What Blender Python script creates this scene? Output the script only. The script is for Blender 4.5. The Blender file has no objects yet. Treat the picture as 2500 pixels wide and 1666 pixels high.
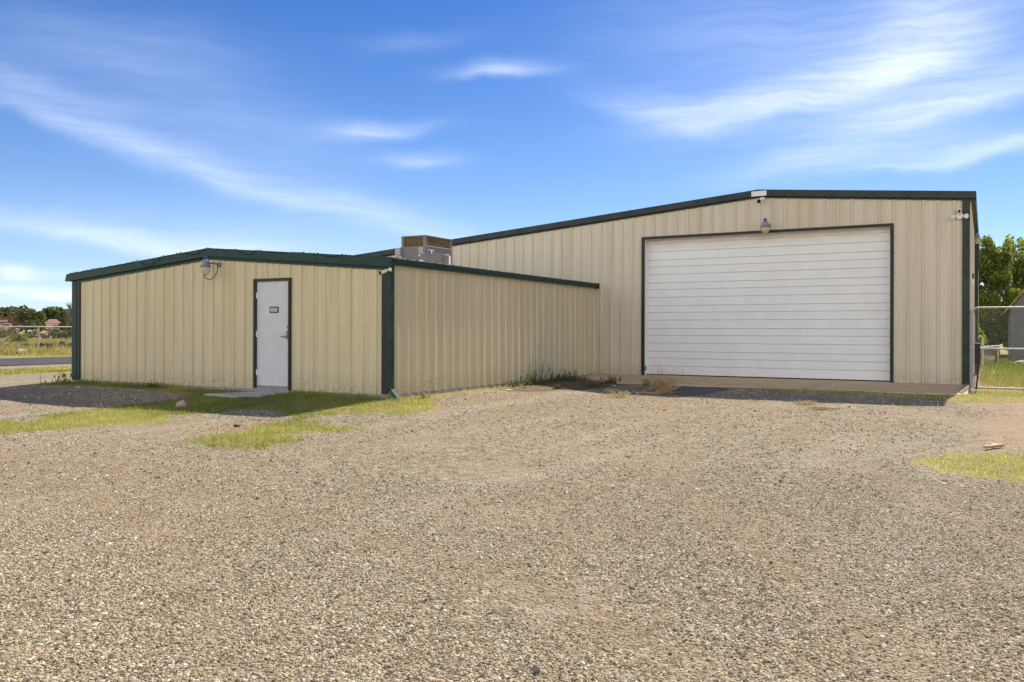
import bpy, bmesh, math, random
import numpy as np
from mathutils import Vector, Matrix
R = math.radians
random.seed(7); rng = np.random.default_rng(7)
S = bpy.context.scene
COL = S.collection

# ------------------------------------------------------------------ camera
HC = 1.1624                      # eye height above the slab of the buildings
cam_d = bpy.data.cameras.new('camera'); cam = bpy.data.objects.new('camera', cam_d); COL.objects.link(cam)
cam_d.sensor_width = 36; cam_d.lens = 2047.7 / 2500 * 36
cam_d.shift_y = -24.2 / 2500
cam_d.clip_start = .05; cam_d.clip_end = 6000
YAW = -.5137
fwd = Vector((math.sin(YAW), math.cos(YAW), 0)); right = Vector((math.cos(YAW), -math.sin(YAW), 0)); up = Vector((0, 0, 1))
roll = .0025
rx = right * math.cos(roll) + up * math.sin(roll); ux = up * math.cos(roll) - right * math.sin(roll)
M3 = Matrix((rx, ux, -fwd)).transposed().to_4x4(); M3.translation = Vector((0, 0, HC))
cam.matrix_world = M3
S.camera = cam
S.render.resolution_x = 1024; S.render.resolution_y = 682

# ------------------------------------------------------------------ light
SUN_EL = R(46.4); SUN_AZ = math.atan2(.105, .947)     # azimuth from +Y towards +X
sd = bpy.data.lights.new('sun', 'SUN'); so = bpy.data.objects.new('sun', sd); COL.objects.link(so)
sd.energy = 4.4; sd.angle = R(.53); sd.color = (1, .93, .82)
sv = Vector((math.sin(SUN_AZ) * math.cos(SUN_EL), math.cos(SUN_AZ) * math.cos(SUN_EL), math.sin(SUN_EL)))
so.rotation_euler = sv.to_track_quat('Z', 'Y').to_euler(); so.location = (0, 0, 60)
S.view_settings.view_transform = 'Standard'; S.view_settings.look = 'None'; S.view_settings.gamma = 1
S.view_settings.exposure = .80

class NT:
    """small helper round a node tree"""
    def __init__(s, t): s.t = t; t.nodes.clear()
    def n(s, ty, ins=None, **kw):
        o = s.t.nodes.new(ty)
        for k, v in kw.items(): setattr(o, k, v)
        for k, v in (ins or {}).items(): s.set(o.inputs[k], v)
        return o
    def set(s, sock, v):
        if isinstance(v, bpy.types.NodeSocket): s.t.links.new(v, sock)
        elif isinstance(v, bpy.types.Node): s.t.links.new(v.outputs[0], sock)
        else:
            if isinstance(v, (tuple, list)) and len(v) == 3 and sock.type == 'RGBA': v = (*v, 1)
            sock.default_value = v
    def m(s, op, a, b=0., c=None, clamp=False):
        o = s.n('ShaderNodeMath', operation=op, use_clamp=clamp); s.set(o.inputs[0], a); s.set(o.inputs[1], b)
        if c is not None: s.set(o.inputs[2], c)
        return o.outputs[0]
    def mix(s, f, a, b, mode='MIX'):
        o = s.n('ShaderNodeMix', data_type='RGBA', blend_type=mode)
        s.set(o.inputs[0], f); s.set(o.inputs[6], a); s.set(o.inputs[7], b); return o.outputs[2]
    def noise(s, vec, scale, detail=3, rough=.5, dim='3D'):
        o = s.n('ShaderNodeTexNoise', noise_dimensions=dim); s.set(o.inputs['Vector'], vec)
        o.inputs['Scale'].default_value = scale; o.inputs['Detail'].default_value = detail; o.inputs['Roughness'].default_value = rough
        return o.outputs[0]
    def ramp(s, f, stops, interp='LINEAR'):
        o = s.n('ShaderNodeValToRGB'); s.set(o.inputs[0], f); e = o.color_ramp.elements; o.color_ramp.interpolation = interp
        while len(e) < len(stops): e.new(.5)
        for i, (p, c) in enumerate(stops):
            e[i].position = p; e[i].color = (*c, 1) if len(c) == 3 else c
        return o.outputs[0]
    def maprange(s, v, a, b, c=0., d=1., smooth=True):
        o = s.n('ShaderNodeMapRange', interpolation_type='SMOOTHSTEP' if smooth else 'LINEAR')
        s.set(o.inputs[0], v); s.set(o.inputs[1], a); s.set(o.inputs[2], b); s.set(o.inputs[3], c); s.set(o.inputs[4], d); return o.outputs[0]

# sky: Nishita plus cirrus laid out on the sky by azimuth and elevation
W = bpy.data.worlds.new('World'); S.world = W; W.use_nodes = True
t = NT(W.node_tree)
sky = t.n('ShaderNodeTexSky', sky_type='NISHITA', sun_disc=False, sun_elevation=SUN_EL, sun_rotation=SUN_AZ,
          altitude=1400, air_density=1.0, dust_density=.3, ozone_density=2.2)
hsv = t.n('ShaderNodeHueSaturation', {'Color': sky.outputs[0], 'Hue': .514, 'Saturation': 1.38, 'Value': .72})
tc = t.n('ShaderNodeTexCoord')
sep = t.n('ShaderNodeSeparateXYZ', {0: tc.outputs['Generated']})
az = t.m('ARCTAN2', sep.outputs[0], sep.outputs[1]); el = t.m('ARCSINE', sep.outputs[2])
comb = t.n('ShaderNodeCombineXYZ', {0: az, 1: el, 2: 0.})
n1 = t.n('ShaderNodeTexNoise', {'Vector': comb, 'Scale': 5., 'Detail': 3.})
wv = t.n('ShaderNodeVectorMath', {0: n1.outputs['Color'], 1: (.5, .5, .5)}, operation='SUBTRACT')
wv2 = t.n('ShaderNodeVectorMath', {0: wv, 'Scale': .05}, operation='SCALE')
n2 = t.n('ShaderNodeTexNoise', {'Vector': comb, 'Scale': 22., 'Detail': 4.})
wv3 = t.n('ShaderNodeVectorMath', {0: n2.outputs['Color'], 1: (.5, .5, .5)}, operation='SUBTRACT')
wv4 = t.n('ShaderNodeVectorMath', {0: wv3, 'Scale': .012}, operation='SCALE')
pw = t.n('ShaderNodeVectorMath', {0: comb, 1: wv2.outputs[0]}, operation='ADD')
pw = t.n('ShaderNodeVectorMath', {0: pw, 1: wv4.outputs[0]}, operation='ADD')
#     azimuth, elevation, half length, half width, tilt (all degrees), strength, sharpness of the lower edge
CLOUDS = [
 (-59.1, 12.7, 4.2, 0.87, -19, 0.24, 1.9), (-54.5, 11.9, 5.4, 1.05, -17, 0.24, 1.9), (-48.6, 9.8, 6.2, 1.33, -14, 0.26, 1.8), (-41, 8.3, 6.2, 1.46, -10, 0.27, 1.6), (-34.5, 6.9, 5, 0.91, -9, 0.26, 1.6),
 (-60.3, 14.6, 4.4, 0.83, -12, 0.21, 1.5), (-54.3, 13.7, 2.2, 0.48, 0, 0.14, 1.2), (-55, 17, 7.5, 2.09, -4, 0.15, 1), (-47, 13, 8, 2.09, -8, 0.14, 1),
 (-29.8, 16.9, 3.2, 0.61, 0, 0.45, 1.8), (-38.4, 13.4, 3.4, 0.66, 4, 0.36, 1.5), (-35.7, 11.5, 2.6, 0.52, -2, 0.26, 1.4), (-36, 19, 3.6, 0.56, 2, 0.10, 1),
 (-19.2, 14, 4.6, 1.23, -14, 0.32, 1.7), (-15.2, 13.7, 5.2, 1.07, 5, 0.36, 2), (-9.6, 14.9, 6.6, 1.80, 13, 0.38, 1.8), (-4.4, 15.9, 5, 2.38, 24, 0.46, 1.5), (-3, 19, 3.6, 2.62, -50, 0.28, 1),
 (-1.6, 13.2, 8, 1.72, 13, 0.50, 2.2), (-6.6, 10.9, 7, 1.07, 7, 0.32, 1.9), (-2.4, 10.2, 6.6, 0.66, 3, 0.29, 2), (0.4, 10.6, 5.4, 0.74, 7, 0.34, 1.9), (-6, 16.8, 13, 5.33, 8, 0.18, 1), (-15, 19.5, 9, 2.95, 0, 0.13, 1),
 (-55, 5.8, 8.8, 0.82, -5, 0.41, 1.9), (-48, 5, 7, 0.70, -4, 0.29, 1.6), (-58, 3.4, 4.8, 0.41, 0, 0.21, 1.2), (-47, 6.4, 12, 1.67, -3, 0.11, 1),
 (-57.3, 2, 2.9, 0.51, 4, 0.85, 2.4), (-60, 3.1, 1, 0.57, 0, 0.75, 2), (-61, 2.2, 2.2, 0.41, 0, 0.50, 2),
 # the rest of the sky, out of the frame
 (40, 18, 14, 2.2, 10, .5, 1.8), (75, 30, 20, 4, 5, .4, 1.4), (120, 14, 14, 1.6, 0, .5, 2), (180, 22, 20, 3, -8, .45, 1.6), (-120, 20, 18, 3, 10, .45, 1.6), (-95, 9, 10, 1.0, -5, .5, 2)]
acc = None
for (a, e, hl, hw, tl, st, sh) in CLOUDS:
    mp = t.n('ShaderNodeMapping', {'Vector': pw, 'Location': (R(a), R(e), 0), 'Rotation': (0, 0, R(tl)), 'Scale': (R(hl), R(hw), 1)}, vector_type='TEXTURE')
    sp = t.n('ShaderNodeSeparateXYZ', {0: mp})
    y = sp.outputs[1]
    ylow = t.m('MULTIPLY', t.m('MINIMUM', y, 0.), sh); yy = t.m('ADD', t.m('MAXIMUM', y, 0.), ylow)
    r2 = t.m('ADD', t.m('POWER', t.m('ABSOLUTE', sp.outputs[0]), 2.), t.m('MULTIPLY', yy, yy))
    g = t.m('MULTIPLY', t.m('POWER', 2.718, t.m('MULTIPLY', r2, -1.)), st)
    acc = g if acc is None else t.m('ADD', acc, t.m('MULTIPLY', g, t.m('SUBTRACT', 1., t.m('MULTIPLY', acc, .6))))
# streaky fibres inside the clouds
mpf = t.n('ShaderNodeMapping', {'Vector': pw, 'Rotation': (0, 0, R(8)), 'Scale': (4.5, 36, 1)})
fib = t.n('ShaderNodeTexNoise', {'Vector': mpf, 'Scale': 1., 'Detail': 5., 'Roughness': .6})
mpg = t.n('ShaderNodeMapping', {'Vector': pw, 'Rotation': (0, 0, R(-9)), 'Scale': (10, 120, 1)})
fib2 = t.n('ShaderNodeTexNoise', {'Vector': mpg, 'Scale': 1., 'Detail': 5., 'Roughness': .65})
fibv = t.m('MULTIPLY', t.maprange(fib.outputs[0], .25, .75, .74, 1.2), t.maprange(fib2.outputs[0], .25, .75, .78, 1.2))
cm = t.m('MULTIPLY', acc, fibv, clamp=True)
# horizon whitening
hz = t.m('MULTIPLY', t.m('POWER', 2.718, t.m('MULTIPLY', t.m('MAXIMUM', el, 0.), -6.5)), .50)
base = t.mix(hz, hsv.outputs[0], (3.9, 5.3, 8.0))
# unseen bright cloud bank, added behind the camera to fill the shaded fronts
back_fill = t.maprange(t.m('MULTIPLY', sep.outputs[1], -1.), -.05, .45)
bn = t.n('ShaderNodeTexNoise', {'Vector': tc.outputs['Generated'], 'Scale': 3.2, 'Detail': 6., 'Roughness': .6})
back_fill = t.m('MULTIPLY', t.m('MULTIPLY', back_fill, t.maprange(el, .75, .30)), t.maprange(bn.outputs[0], .30, .55, .35, 1.))
base = t.mix(back_fill, base, (11.5, 11.6, 11.6))
out = t.mix(t.m('MULTIPLY', cm, .92), base, (6.1, 6.7, 7.9))
bg = t.n('ShaderNodeBackground', {'Color': out, 'Strength': .1})
t.n('ShaderNodeOutputWorld', {'Surface': bg})

# ------------------------------------------------------------------ materials
def material(name, build, **kw):
    m = bpy.data.materials.new(name); m.use_nodes = True; t = NT(m.node_tree)
    p = t.n('ShaderNodeBsdfPrincipled'); o = t.n('ShaderNodeOutputMaterial'); t.t.links.new(p.outputs[0], o.inputs[0])
    p.inputs['Specular IOR Level'].default_value = kw.get('spec', .3)
    p.inputs['Roughness'].default_value = kw.get('rough', .6); p.inputs['Metallic'].default_value = kw.get('metal', 0)
    build(t, p, o); return m
def pos(t): return t.n('ShaderNodeNewGeometry').outputs['Position']
def bump(t, p, h, strength, dist):
    b = t.n('ShaderNodeBump', {'Height': h, 'Strength': strength, 'Distance': dist}); t.t.links.new(b.outputs[0], p.inputs['Normal'])
def plain(name, c, rough=.6, var=.12, scale=9., metal=0., spec=.3, dirt=None):
    def b(t, p, o):
        n = t.noise(pos(t), scale, 5, .6)
        k = t.maprange(n, .3, .7, 1 - var, 1 + var)
        col = t.mix(1., (*c,), t.n('ShaderNodeCombineColor', {0: k, 1: k, 2: k}).outputs[0], 'MULTIPLY')
        if dirt:
            n2 = t.noise(pos(t), scale * .35, 6, .7); col = t.mix(t.maprange(n2, .5, .75, 0, .6), col, dirt)
        t.set(p.inputs['Base Color'], col)
        t.set(p.inputs['Roughness'], t.maprange(n, .3, .7, rough - .08, rough + .08))
    return material(name, b, rough=rough, metal=metal, spec=spec)

def siding(name, c, c2):
    def b(t, p, o):
        P = pos(t)
        st = t.noise(t.n('ShaderNodeMapping', {'Vector': P, 'Scale': (14, 14, .35)}), 1., 4, .6)
        st2 = t.noise(t.n('ShaderNodeMapping', {'Vector': P, 'Scale': (3.2, 3.2, .25)}), 1., 3, .5)
        sp = t.noise(P, 26., 4, .7); z = t.n('ShaderNodeSeparateXYZ', {0: P}).outputs[2]
        col = t.mix(t.maprange(st, .36, .66), c, c2)
        col = t.mix(t.m('MULTIPLY', t.maprange(st2, .42, .7), .34), col, (c2[0] * .86, c2[1] * .8, c2[2] * .62))
        # rain-splashed soil on the lowest hand of sheet
        sp2 = t.m('MULTIPLY', t.maprange(z, .45, .0), t.maprange(sp, .42, .62))
        col = t.mix(t.m('MULTIPLY', sp2, .55), col, (.25, .175, .11))
        t.set(p.inputs['Base Color'], col)
        t.set(p.inputs['Roughness'], t.maprange(st, .3, .7, .42, .58))
        bump(t, p, t.noise(P, 3.0, 2), .25, .012)
    return material(name, b, spec=.35)

M = {}
M['siding_annex'] = siding('siding_annex', (.63, .535, .325), (.552, .47, .308))
M['siding_main'] = siding('siding_main', (.622, .55, .405), (.575, .51, .385))
M['green'] = plain('green_paint', (.012, .038, .029), .42, .35, 2.5, spec=.22)
M['green_grey'] = plain('grey_green_paint', (.036, .044, .039), .45, .3, 2.5, spec=.2)
M['black_trim'] = plain('dark_trim', (.016, .02, .016), .45, .15, 6.)
M['door_white'] = plain('door_white', (.56, .56, .555), .45, .05, 5.)
M['black'] = plain('black_plastic', (.012, .012, .012), .4, .1)
M['white'] = plain('white_paint', (.74, .735, .70), .45, .05, 5.)
M['white_plastic'] = plain('white_plastic', (.76, .75, .70), .4, .05)
M['cream_plastic'] = plain('cream_plastic', (.70, .64, .42), .4, .08)
M['steel'] = plain('brushed_steel', (.27, .255, .235), .35, .1, 20., metal=.9)
M['galv'] = plain('galvanised_tube', (.36, .35, .345), .5, .15, 14., metal=.35)
M['galv_far'] = plain('weathered_tube', (.40, .36, .31), .6, .2, 6.)
M['galv_roof'] = plain('roof_sheet', (.42, .40, .36), .5, .2, 4., dirt=(.2, .16, .12))
M['grey_metal'] = plain('grey_cast_metal', (.23, .24, .245), .5, .1)
M['dark_bracket'] = plain('dark_bracket', (.035, .03, .026), .5, .1)
M['blue'] = plain('blue_cap', (.02, .045, .22), .35, .1)
M['hvac'] = plain('hvac_cabinet', (.185, .155, .148), .5, .08, 4.)
M['hvac_light'] = plain('hvac_trim', (.33, .315, .31), .5, .08, 4.)
M['coil_dark'] = plain('coil_back', (.05, .04, .025), .7, .2, 20.)
M['coil'] = plain('coil_fin', (.20, .14, .06), .6, .25, 16.)
M['sticker'] = plain('sticker', (.78, .78, .76), .5, .03)
M['rust'] = plain('rusty_sheet', (.20, .085, .05), .8, .3, 2., dirt=(.30, .17, .10))
M['red_boards'] = plain('faded_red_boards', (.27, .095, .075), .8, .35, 2.5, dirt=(.30, .24, .18))
M['pink_wall'] = plain('pink_render', (.62, .47, .37), .8, .1, 1.)
M['roof_tile'] = plain('brown_red_shingle', (.27, .135, .085), .8, .2, 1.)
M['glass_dark'] = plain('dark_glass', (.02, .024, .03), .1, .1, spec=.6)
M['car_white'] = plain('car_white', (.72, .73, .72), .25, .05, spec=.6)
M['rubber'] = plain('tyre_rubber', (.02, .02, .02), .8, .1)
M['wood_old'] = plain('weathered_wood', (.20, .15, .11), .85, .25, 8.)
M['wood_pale'] = plain('pale_painted_wood', (.60, .50, .36), .75, .18, 10., dirt=(.40, .28, .16))
M['pipe'] = plain('cream_pipe', (.62, .55, .39), .7, .2, 14., dirt=(.34, .27, .16))
M['shed_grey'] = plain('grey_boards', (.19, .195, .19), .8, .12, 6.)
M['shed_edge'] = plain('brown_edge_board', (.42, .27, .13), .75, .15, 8.)
M['bark'] = plain('bark', (.085, .062, .045), .9, .35, 12.)
M['twig'] = plain('dry_twig', (.20, .155, .115), .9, .3, 8.)
M['straw'] = plain('straw', (.56, .43, .20), .8, .25, 20.)
M['straw_dull'] = plain('dull_straw', (.42, .30, .14), .8, .25, 20.)
M['red'] = plain('red_can', (.26, .02, .018), .5, .2, 40.)
M['plank'] = plain('sawn_wood', (.38, .25, .12), .7, .15, 20.)
M['paper'] = plain('white_paper', (.82, .80, .75), .7, .03)
M['pale_rock'] = plain('pale_stone', (.46, .34, .27), .85, .22, 14., dirt=(.30, .20, .15))
M['grey_rock'] = plain('grey_stone', (.20, .18, .15), .85, .25, 30.)
M['white_rock'] = plain('white_stone', (.46, .43, .39), .85, .15, 4.)
M['foundation'] = plain('foundation_concrete', (.30, .26, .23), .9, .2, 10., dirt=(.16, .11, .08))

def concrete(t, p, o):
    P = pos(t); n = t.noise(P, 2.2, 6, .65); f = t.noise(P, 90., 3, .6)
    col = t.mix(t.maprange(n, .35, .68), (.64, .445, .235), (.72, .525, .30))
    col = t.mix(t.m('MULTIPLY', t.maprange(f, .45, .7), .25), col, (.30, .22, .17))
    t.set(p.inputs['Base Color'], col); bump(t, p, f, .3, .003)
M['concrete'] = material('pad_concrete', concrete, rough=.85)
def concrete2(t, p, o):
    P = pos(t); n = t.noise(P, 3.2, 6, .65); f = t.noise(P, 90., 3, .6)
    col = t.mix(t.maprange(n, .35, .68), (.46, .42, .37), (.56, .525, .48))
    t.set(p.inputs['Base Color'], col); bump(t, p, f, .3, .003)
M['concrete_grey'] = material('step_concrete', concrete2, rough=.85)
def asphalt(t, p, o):
    P = pos(t); n = t.noise(P, 2.2, 5, .6); v = t.n('ShaderNodeTexVoronoi', {'Vector': P, 'Scale': 90.})
    col = t.mix(t.maprange(n, .35, .7), (.12, .105, .09), (.18, .16, .138))
    col = t.mix(.25, col, t.mix(1., col, v.outputs['Color'], 'MULTIPLY')); t.set(p.inputs['Base Color'], col); bump(t, p, v.outputs[0], .5, .006)
M['asphalt'] = material('asphalt', asphalt, rough=.85)

def asphalt_road(t, p, o):
    P = pos(t); n = t.noise(P, 2.2, 5, .6); v = t.n('ShaderNodeTexVoronoi', {'Vector': P, 'Scale': 90.})
    col = t.mix(t.maprange(n, .35, .7), (.055, .050, .046), (.085, .078, .072))
    col = t.mix(.25, col, t.mix(1., col, v.outputs['Color'], 'MULTIPLY')); t.set(p.inputs['Base Color'], col); bump(t, p, v.outputs[0], .5, .006)
M['asphalt_road'] = material('asphalt_road', asphalt_road, rough=.85)

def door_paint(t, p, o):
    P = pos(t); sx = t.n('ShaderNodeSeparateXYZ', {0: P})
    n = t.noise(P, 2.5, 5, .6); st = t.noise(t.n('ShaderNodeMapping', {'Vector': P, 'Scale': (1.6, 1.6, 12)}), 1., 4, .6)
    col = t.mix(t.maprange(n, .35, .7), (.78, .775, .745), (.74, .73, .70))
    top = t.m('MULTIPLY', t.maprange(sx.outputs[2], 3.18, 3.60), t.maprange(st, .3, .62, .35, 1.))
    col = t.mix(t.m('MULTIPLY', top, .45), col, (.44, .30, .15))       # uneven ochre tint, stronger towards the header
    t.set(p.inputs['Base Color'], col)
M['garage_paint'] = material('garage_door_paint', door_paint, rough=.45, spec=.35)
def lens(t, p, o):
    tr = t.n('ShaderNodeBsdfTransparent', {'Color': (.95, .92, .84)}); t.t.links.new(t.n('ShaderNodeMixShader', {0: .5, 1: p.outputs[0], 2: tr.outputs[0]}).outputs[0], o.inputs[0])
    t.set(p.inputs['Base Color'], (.66, .58, .42)); t.set(p.inputs['Roughness'], .3)
M['lens'] = material('yellowed_acrylic', lens, rough=.3, spec=.5)

def leaf_mat(name, ca, cb, cc, trans=.45, sheen=.25):
    def b(t, p, o):
        at = t.n('ShaderNodeAttribute', attribute_name='tint').outputs['Fac']
        col = t.ramp(at, [(0., ca), (.5, cb), (1., cc)])
        t.set(p.inputs['Base Color'], col)
        tr = t.n('ShaderNodeBsdfTranslucent', {'Color': t.mix(1., col, (1.15, 1.2, .75), 'MULTIPLY')})
        ms = t.n('ShaderNodeMixShader', {0: trans, 1: p.outputs[0], 2: tr.outputs[0]})
        t.t.links.new(ms.outputs[0], o.inputs[0])
    return material(name, b, rough=.5, spec=sheen)
M['grass'] = leaf_mat('grass_blade', (.13, .19, .026), (.43, .41, .075), (.68, .56, .24), .42)
M['lawn'] = leaf_mat('lawn_blade', (.10, .15, .02), (.27, .28, .055), (.42, .315, .13), .4)
M['field'] = leaf_mat('field_blade', (.15, .15, .04), (.35, .30, .095), (.50, .38, .19), .35)
M['leaf_brush'] = leaf_mat('dry_brush', (.12, .095, .06), (.24, .185, .125), (.40, .30, .21), .3)
M['grass_dark'] = leaf_mat('weed_leaf', (.07, .10, .03), (.12, .15, .05), (.24, .21, .085), .35)
M['leaf_right'] = leaf_mat('broad_leaf', (.06, .095, .016), (.18, .225, .036), (.40, .42, .07), .5, .4)
M['leaf_far'] = leaf_mat('far_leaf', (.045, .07, .02), (.09, .125, .032), (.18, .21, .055), .4)
M['leaf_mesquite'] = leaf_mat('mesquite_leaf', (.07, .078, .036), (.115, .115, .055), (.18, .16, .08), .3)
M['leaf_bright'] = leaf_mat('bright_leaf', (.12, .19, .02), (.22, .30, .03), (.36, .38, .06), .5)

# gravel yard, soil and grass bed in one ground sheet
def ground(t, p, o):
    P = pos(t)
    sx = t.n('ShaderNodeSeparateXYZ', {0: P})
    flat = t.n('ShaderNodeCombineXYZ', {0: sx.outputs[0], 1: sx.outputs[1], 2: 0.})
    v = t.n('ShaderNodeTexVoronoi', {'Vector': flat, 'Scale': 84., 'Randomness': 1.})
    v2 = t.n('ShaderNodeTexVoronoi', {'Vector': flat, 'Scale': 38., 'Randomness': 1.})
    v3 = t.n('ShaderNodeTexVoronoi', {'Vector': flat, 'Scale': 15., 'Randomness': 1.})
    r1 = t.n('ShaderNodeSeparateColor', {0: v.outputs['Color']}); r2 = t.n('ShaderNodeSeparateColor', {0: v2.outputs['Color']}); r3 = t.n('ShaderNodeSeparateColor', {0: v3.outputs['Color']})
    st = [(0., (.055, .041, .026)), (.30, (.194, .149, .093)), (.5, (.331, .262, .165)), (.8, (.440, .357, .232)), (1., (.601, .525, .364))]
    g = t.mix(.5, t.ramp(r1.outputs[0], st), t.ramp(r2.outputs[0], st)); g = t.mix(.3, g, t.ramp(r3.outputs[0], st))
    lo = t.noise(flat, .45, 4, .6); mid = t.noise(flat, 2.6, 5, .65)
    tr = t.noise(t.n('ShaderNodeMapping', {'Vector': flat, 'Rotation': (0, 0, R(24)), 'Scale': (1.3, .12, 1)}), 1., 3, .5)
    soil = t.mix(t.maprange(mid, .3, .7), (.42, .31, .20), (.33, .24, .15))
    g = t.mix(t.m('MULTIPLY', t.maprange(lo, .46, .66), .62), g, soil)
    g = t.mix(t.m('MULTIPLY', t.maprange(tr, .50, .66), .32), g, (.478, .405, .320))
    g = t.mix(t.m('MULTIPLY', t.maprange(mid, .58, .72), .30), g, (.230, .154, .094))
    dirt = t.n('ShaderNodeAttribute', attribute_name='dirt').outputs['Fac']
    gr = t.n('ShaderNodeAttribute', attribute_name='grass').outputs['Fac']
    fld = t.n('ShaderNodeAttribute', attribute_name='field').outputs['Fac']
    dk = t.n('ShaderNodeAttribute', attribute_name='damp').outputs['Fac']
    trk = t.n('ShaderNodeAttribute', attribute_name='track').outputs['Fac']
    g = t.mix(t.m('MULTIPLY', trk, t.maprange(t.noise(flat, 1.6, 4, .6), .3, .6, .15, .6)), g, (.30, .205, .125))
    edge = t.m('MULTIPLY', t.m('SUBTRACT', t.noise(flat, 7., 4, .7), .5), .9)
    dcol = t.mix(t.maprange(r1.outputs[1], .8, .95), t.mix(t.maprange(mid, .3, .7), (.45, .325, .215), (.36, .255, .165)), (.16, .11, .08))
    g = t.mix(t.maprange(t.m('ADD', dirt, edge), .35, .75), g, dcol)
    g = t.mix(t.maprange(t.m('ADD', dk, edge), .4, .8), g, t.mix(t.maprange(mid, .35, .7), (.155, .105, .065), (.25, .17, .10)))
    bed = t.mix(t.maprange(mid, .35, .7), (.36, .29, .115), (.22, .18, .06))
    g = t.mix(t.m('MULTIPLY', t.maprange(t.m('ADD', gr, t.m('MULTIPLY', edge, 1.5)), .48, .80), .72), g, bed)
    fc = t.mix(t.maprange(lo, .35, .65), (.40, .33, .10), (.26, .24, .075))
    fc = t.mix(t.m('MULTIPLY', t.maprange(mid, .45, .7), .5), fc, (.36, .25, .14))
    g = t.mix(fld, g, fc)
    t.set(p.inputs['Base Color'], g)
    h = t.m('ADD', t.m('MULTIPLY', t.m('SUBTRACT', 1., v.outputs['Distance']), .012), t.m('MULTIPLY', t.m('SUBTRACT', 1., v2.outputs['Distance']), .022))
    h = t.m('ADD', h, t.m('MULTIPLY', t.noise(flat, 30., 4, .7), .02))
    bump(t, p, h, .9, 1.)
M['ground'] = material('ground', ground, rough=.9, spec=.15)
def pebble(t, p, o):
    oi = t.n('ShaderNodeObjectInfo').outputs['Random']
    c = t.ramp(oi, [(0., (.098, .076, .053)), (.26, (.261, .208, .131)), (.45, (.477, .389, .245)), (.68, (.619, .511, .333)), (.80, (.501, .331, .188)), (.86, (.717, .606, .412)), (1., (.752, .707, .595))])
    n = t.noise(pos(t), 160., 3, .6); t.set(p.inputs['Base Color'], t.mix(t.maprange(n, .35, .7, 0, .35), c, (.20, .15, .105)))
M['pebble'] = material('pebble', pebble, rough=.85, spec=.2)

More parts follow.
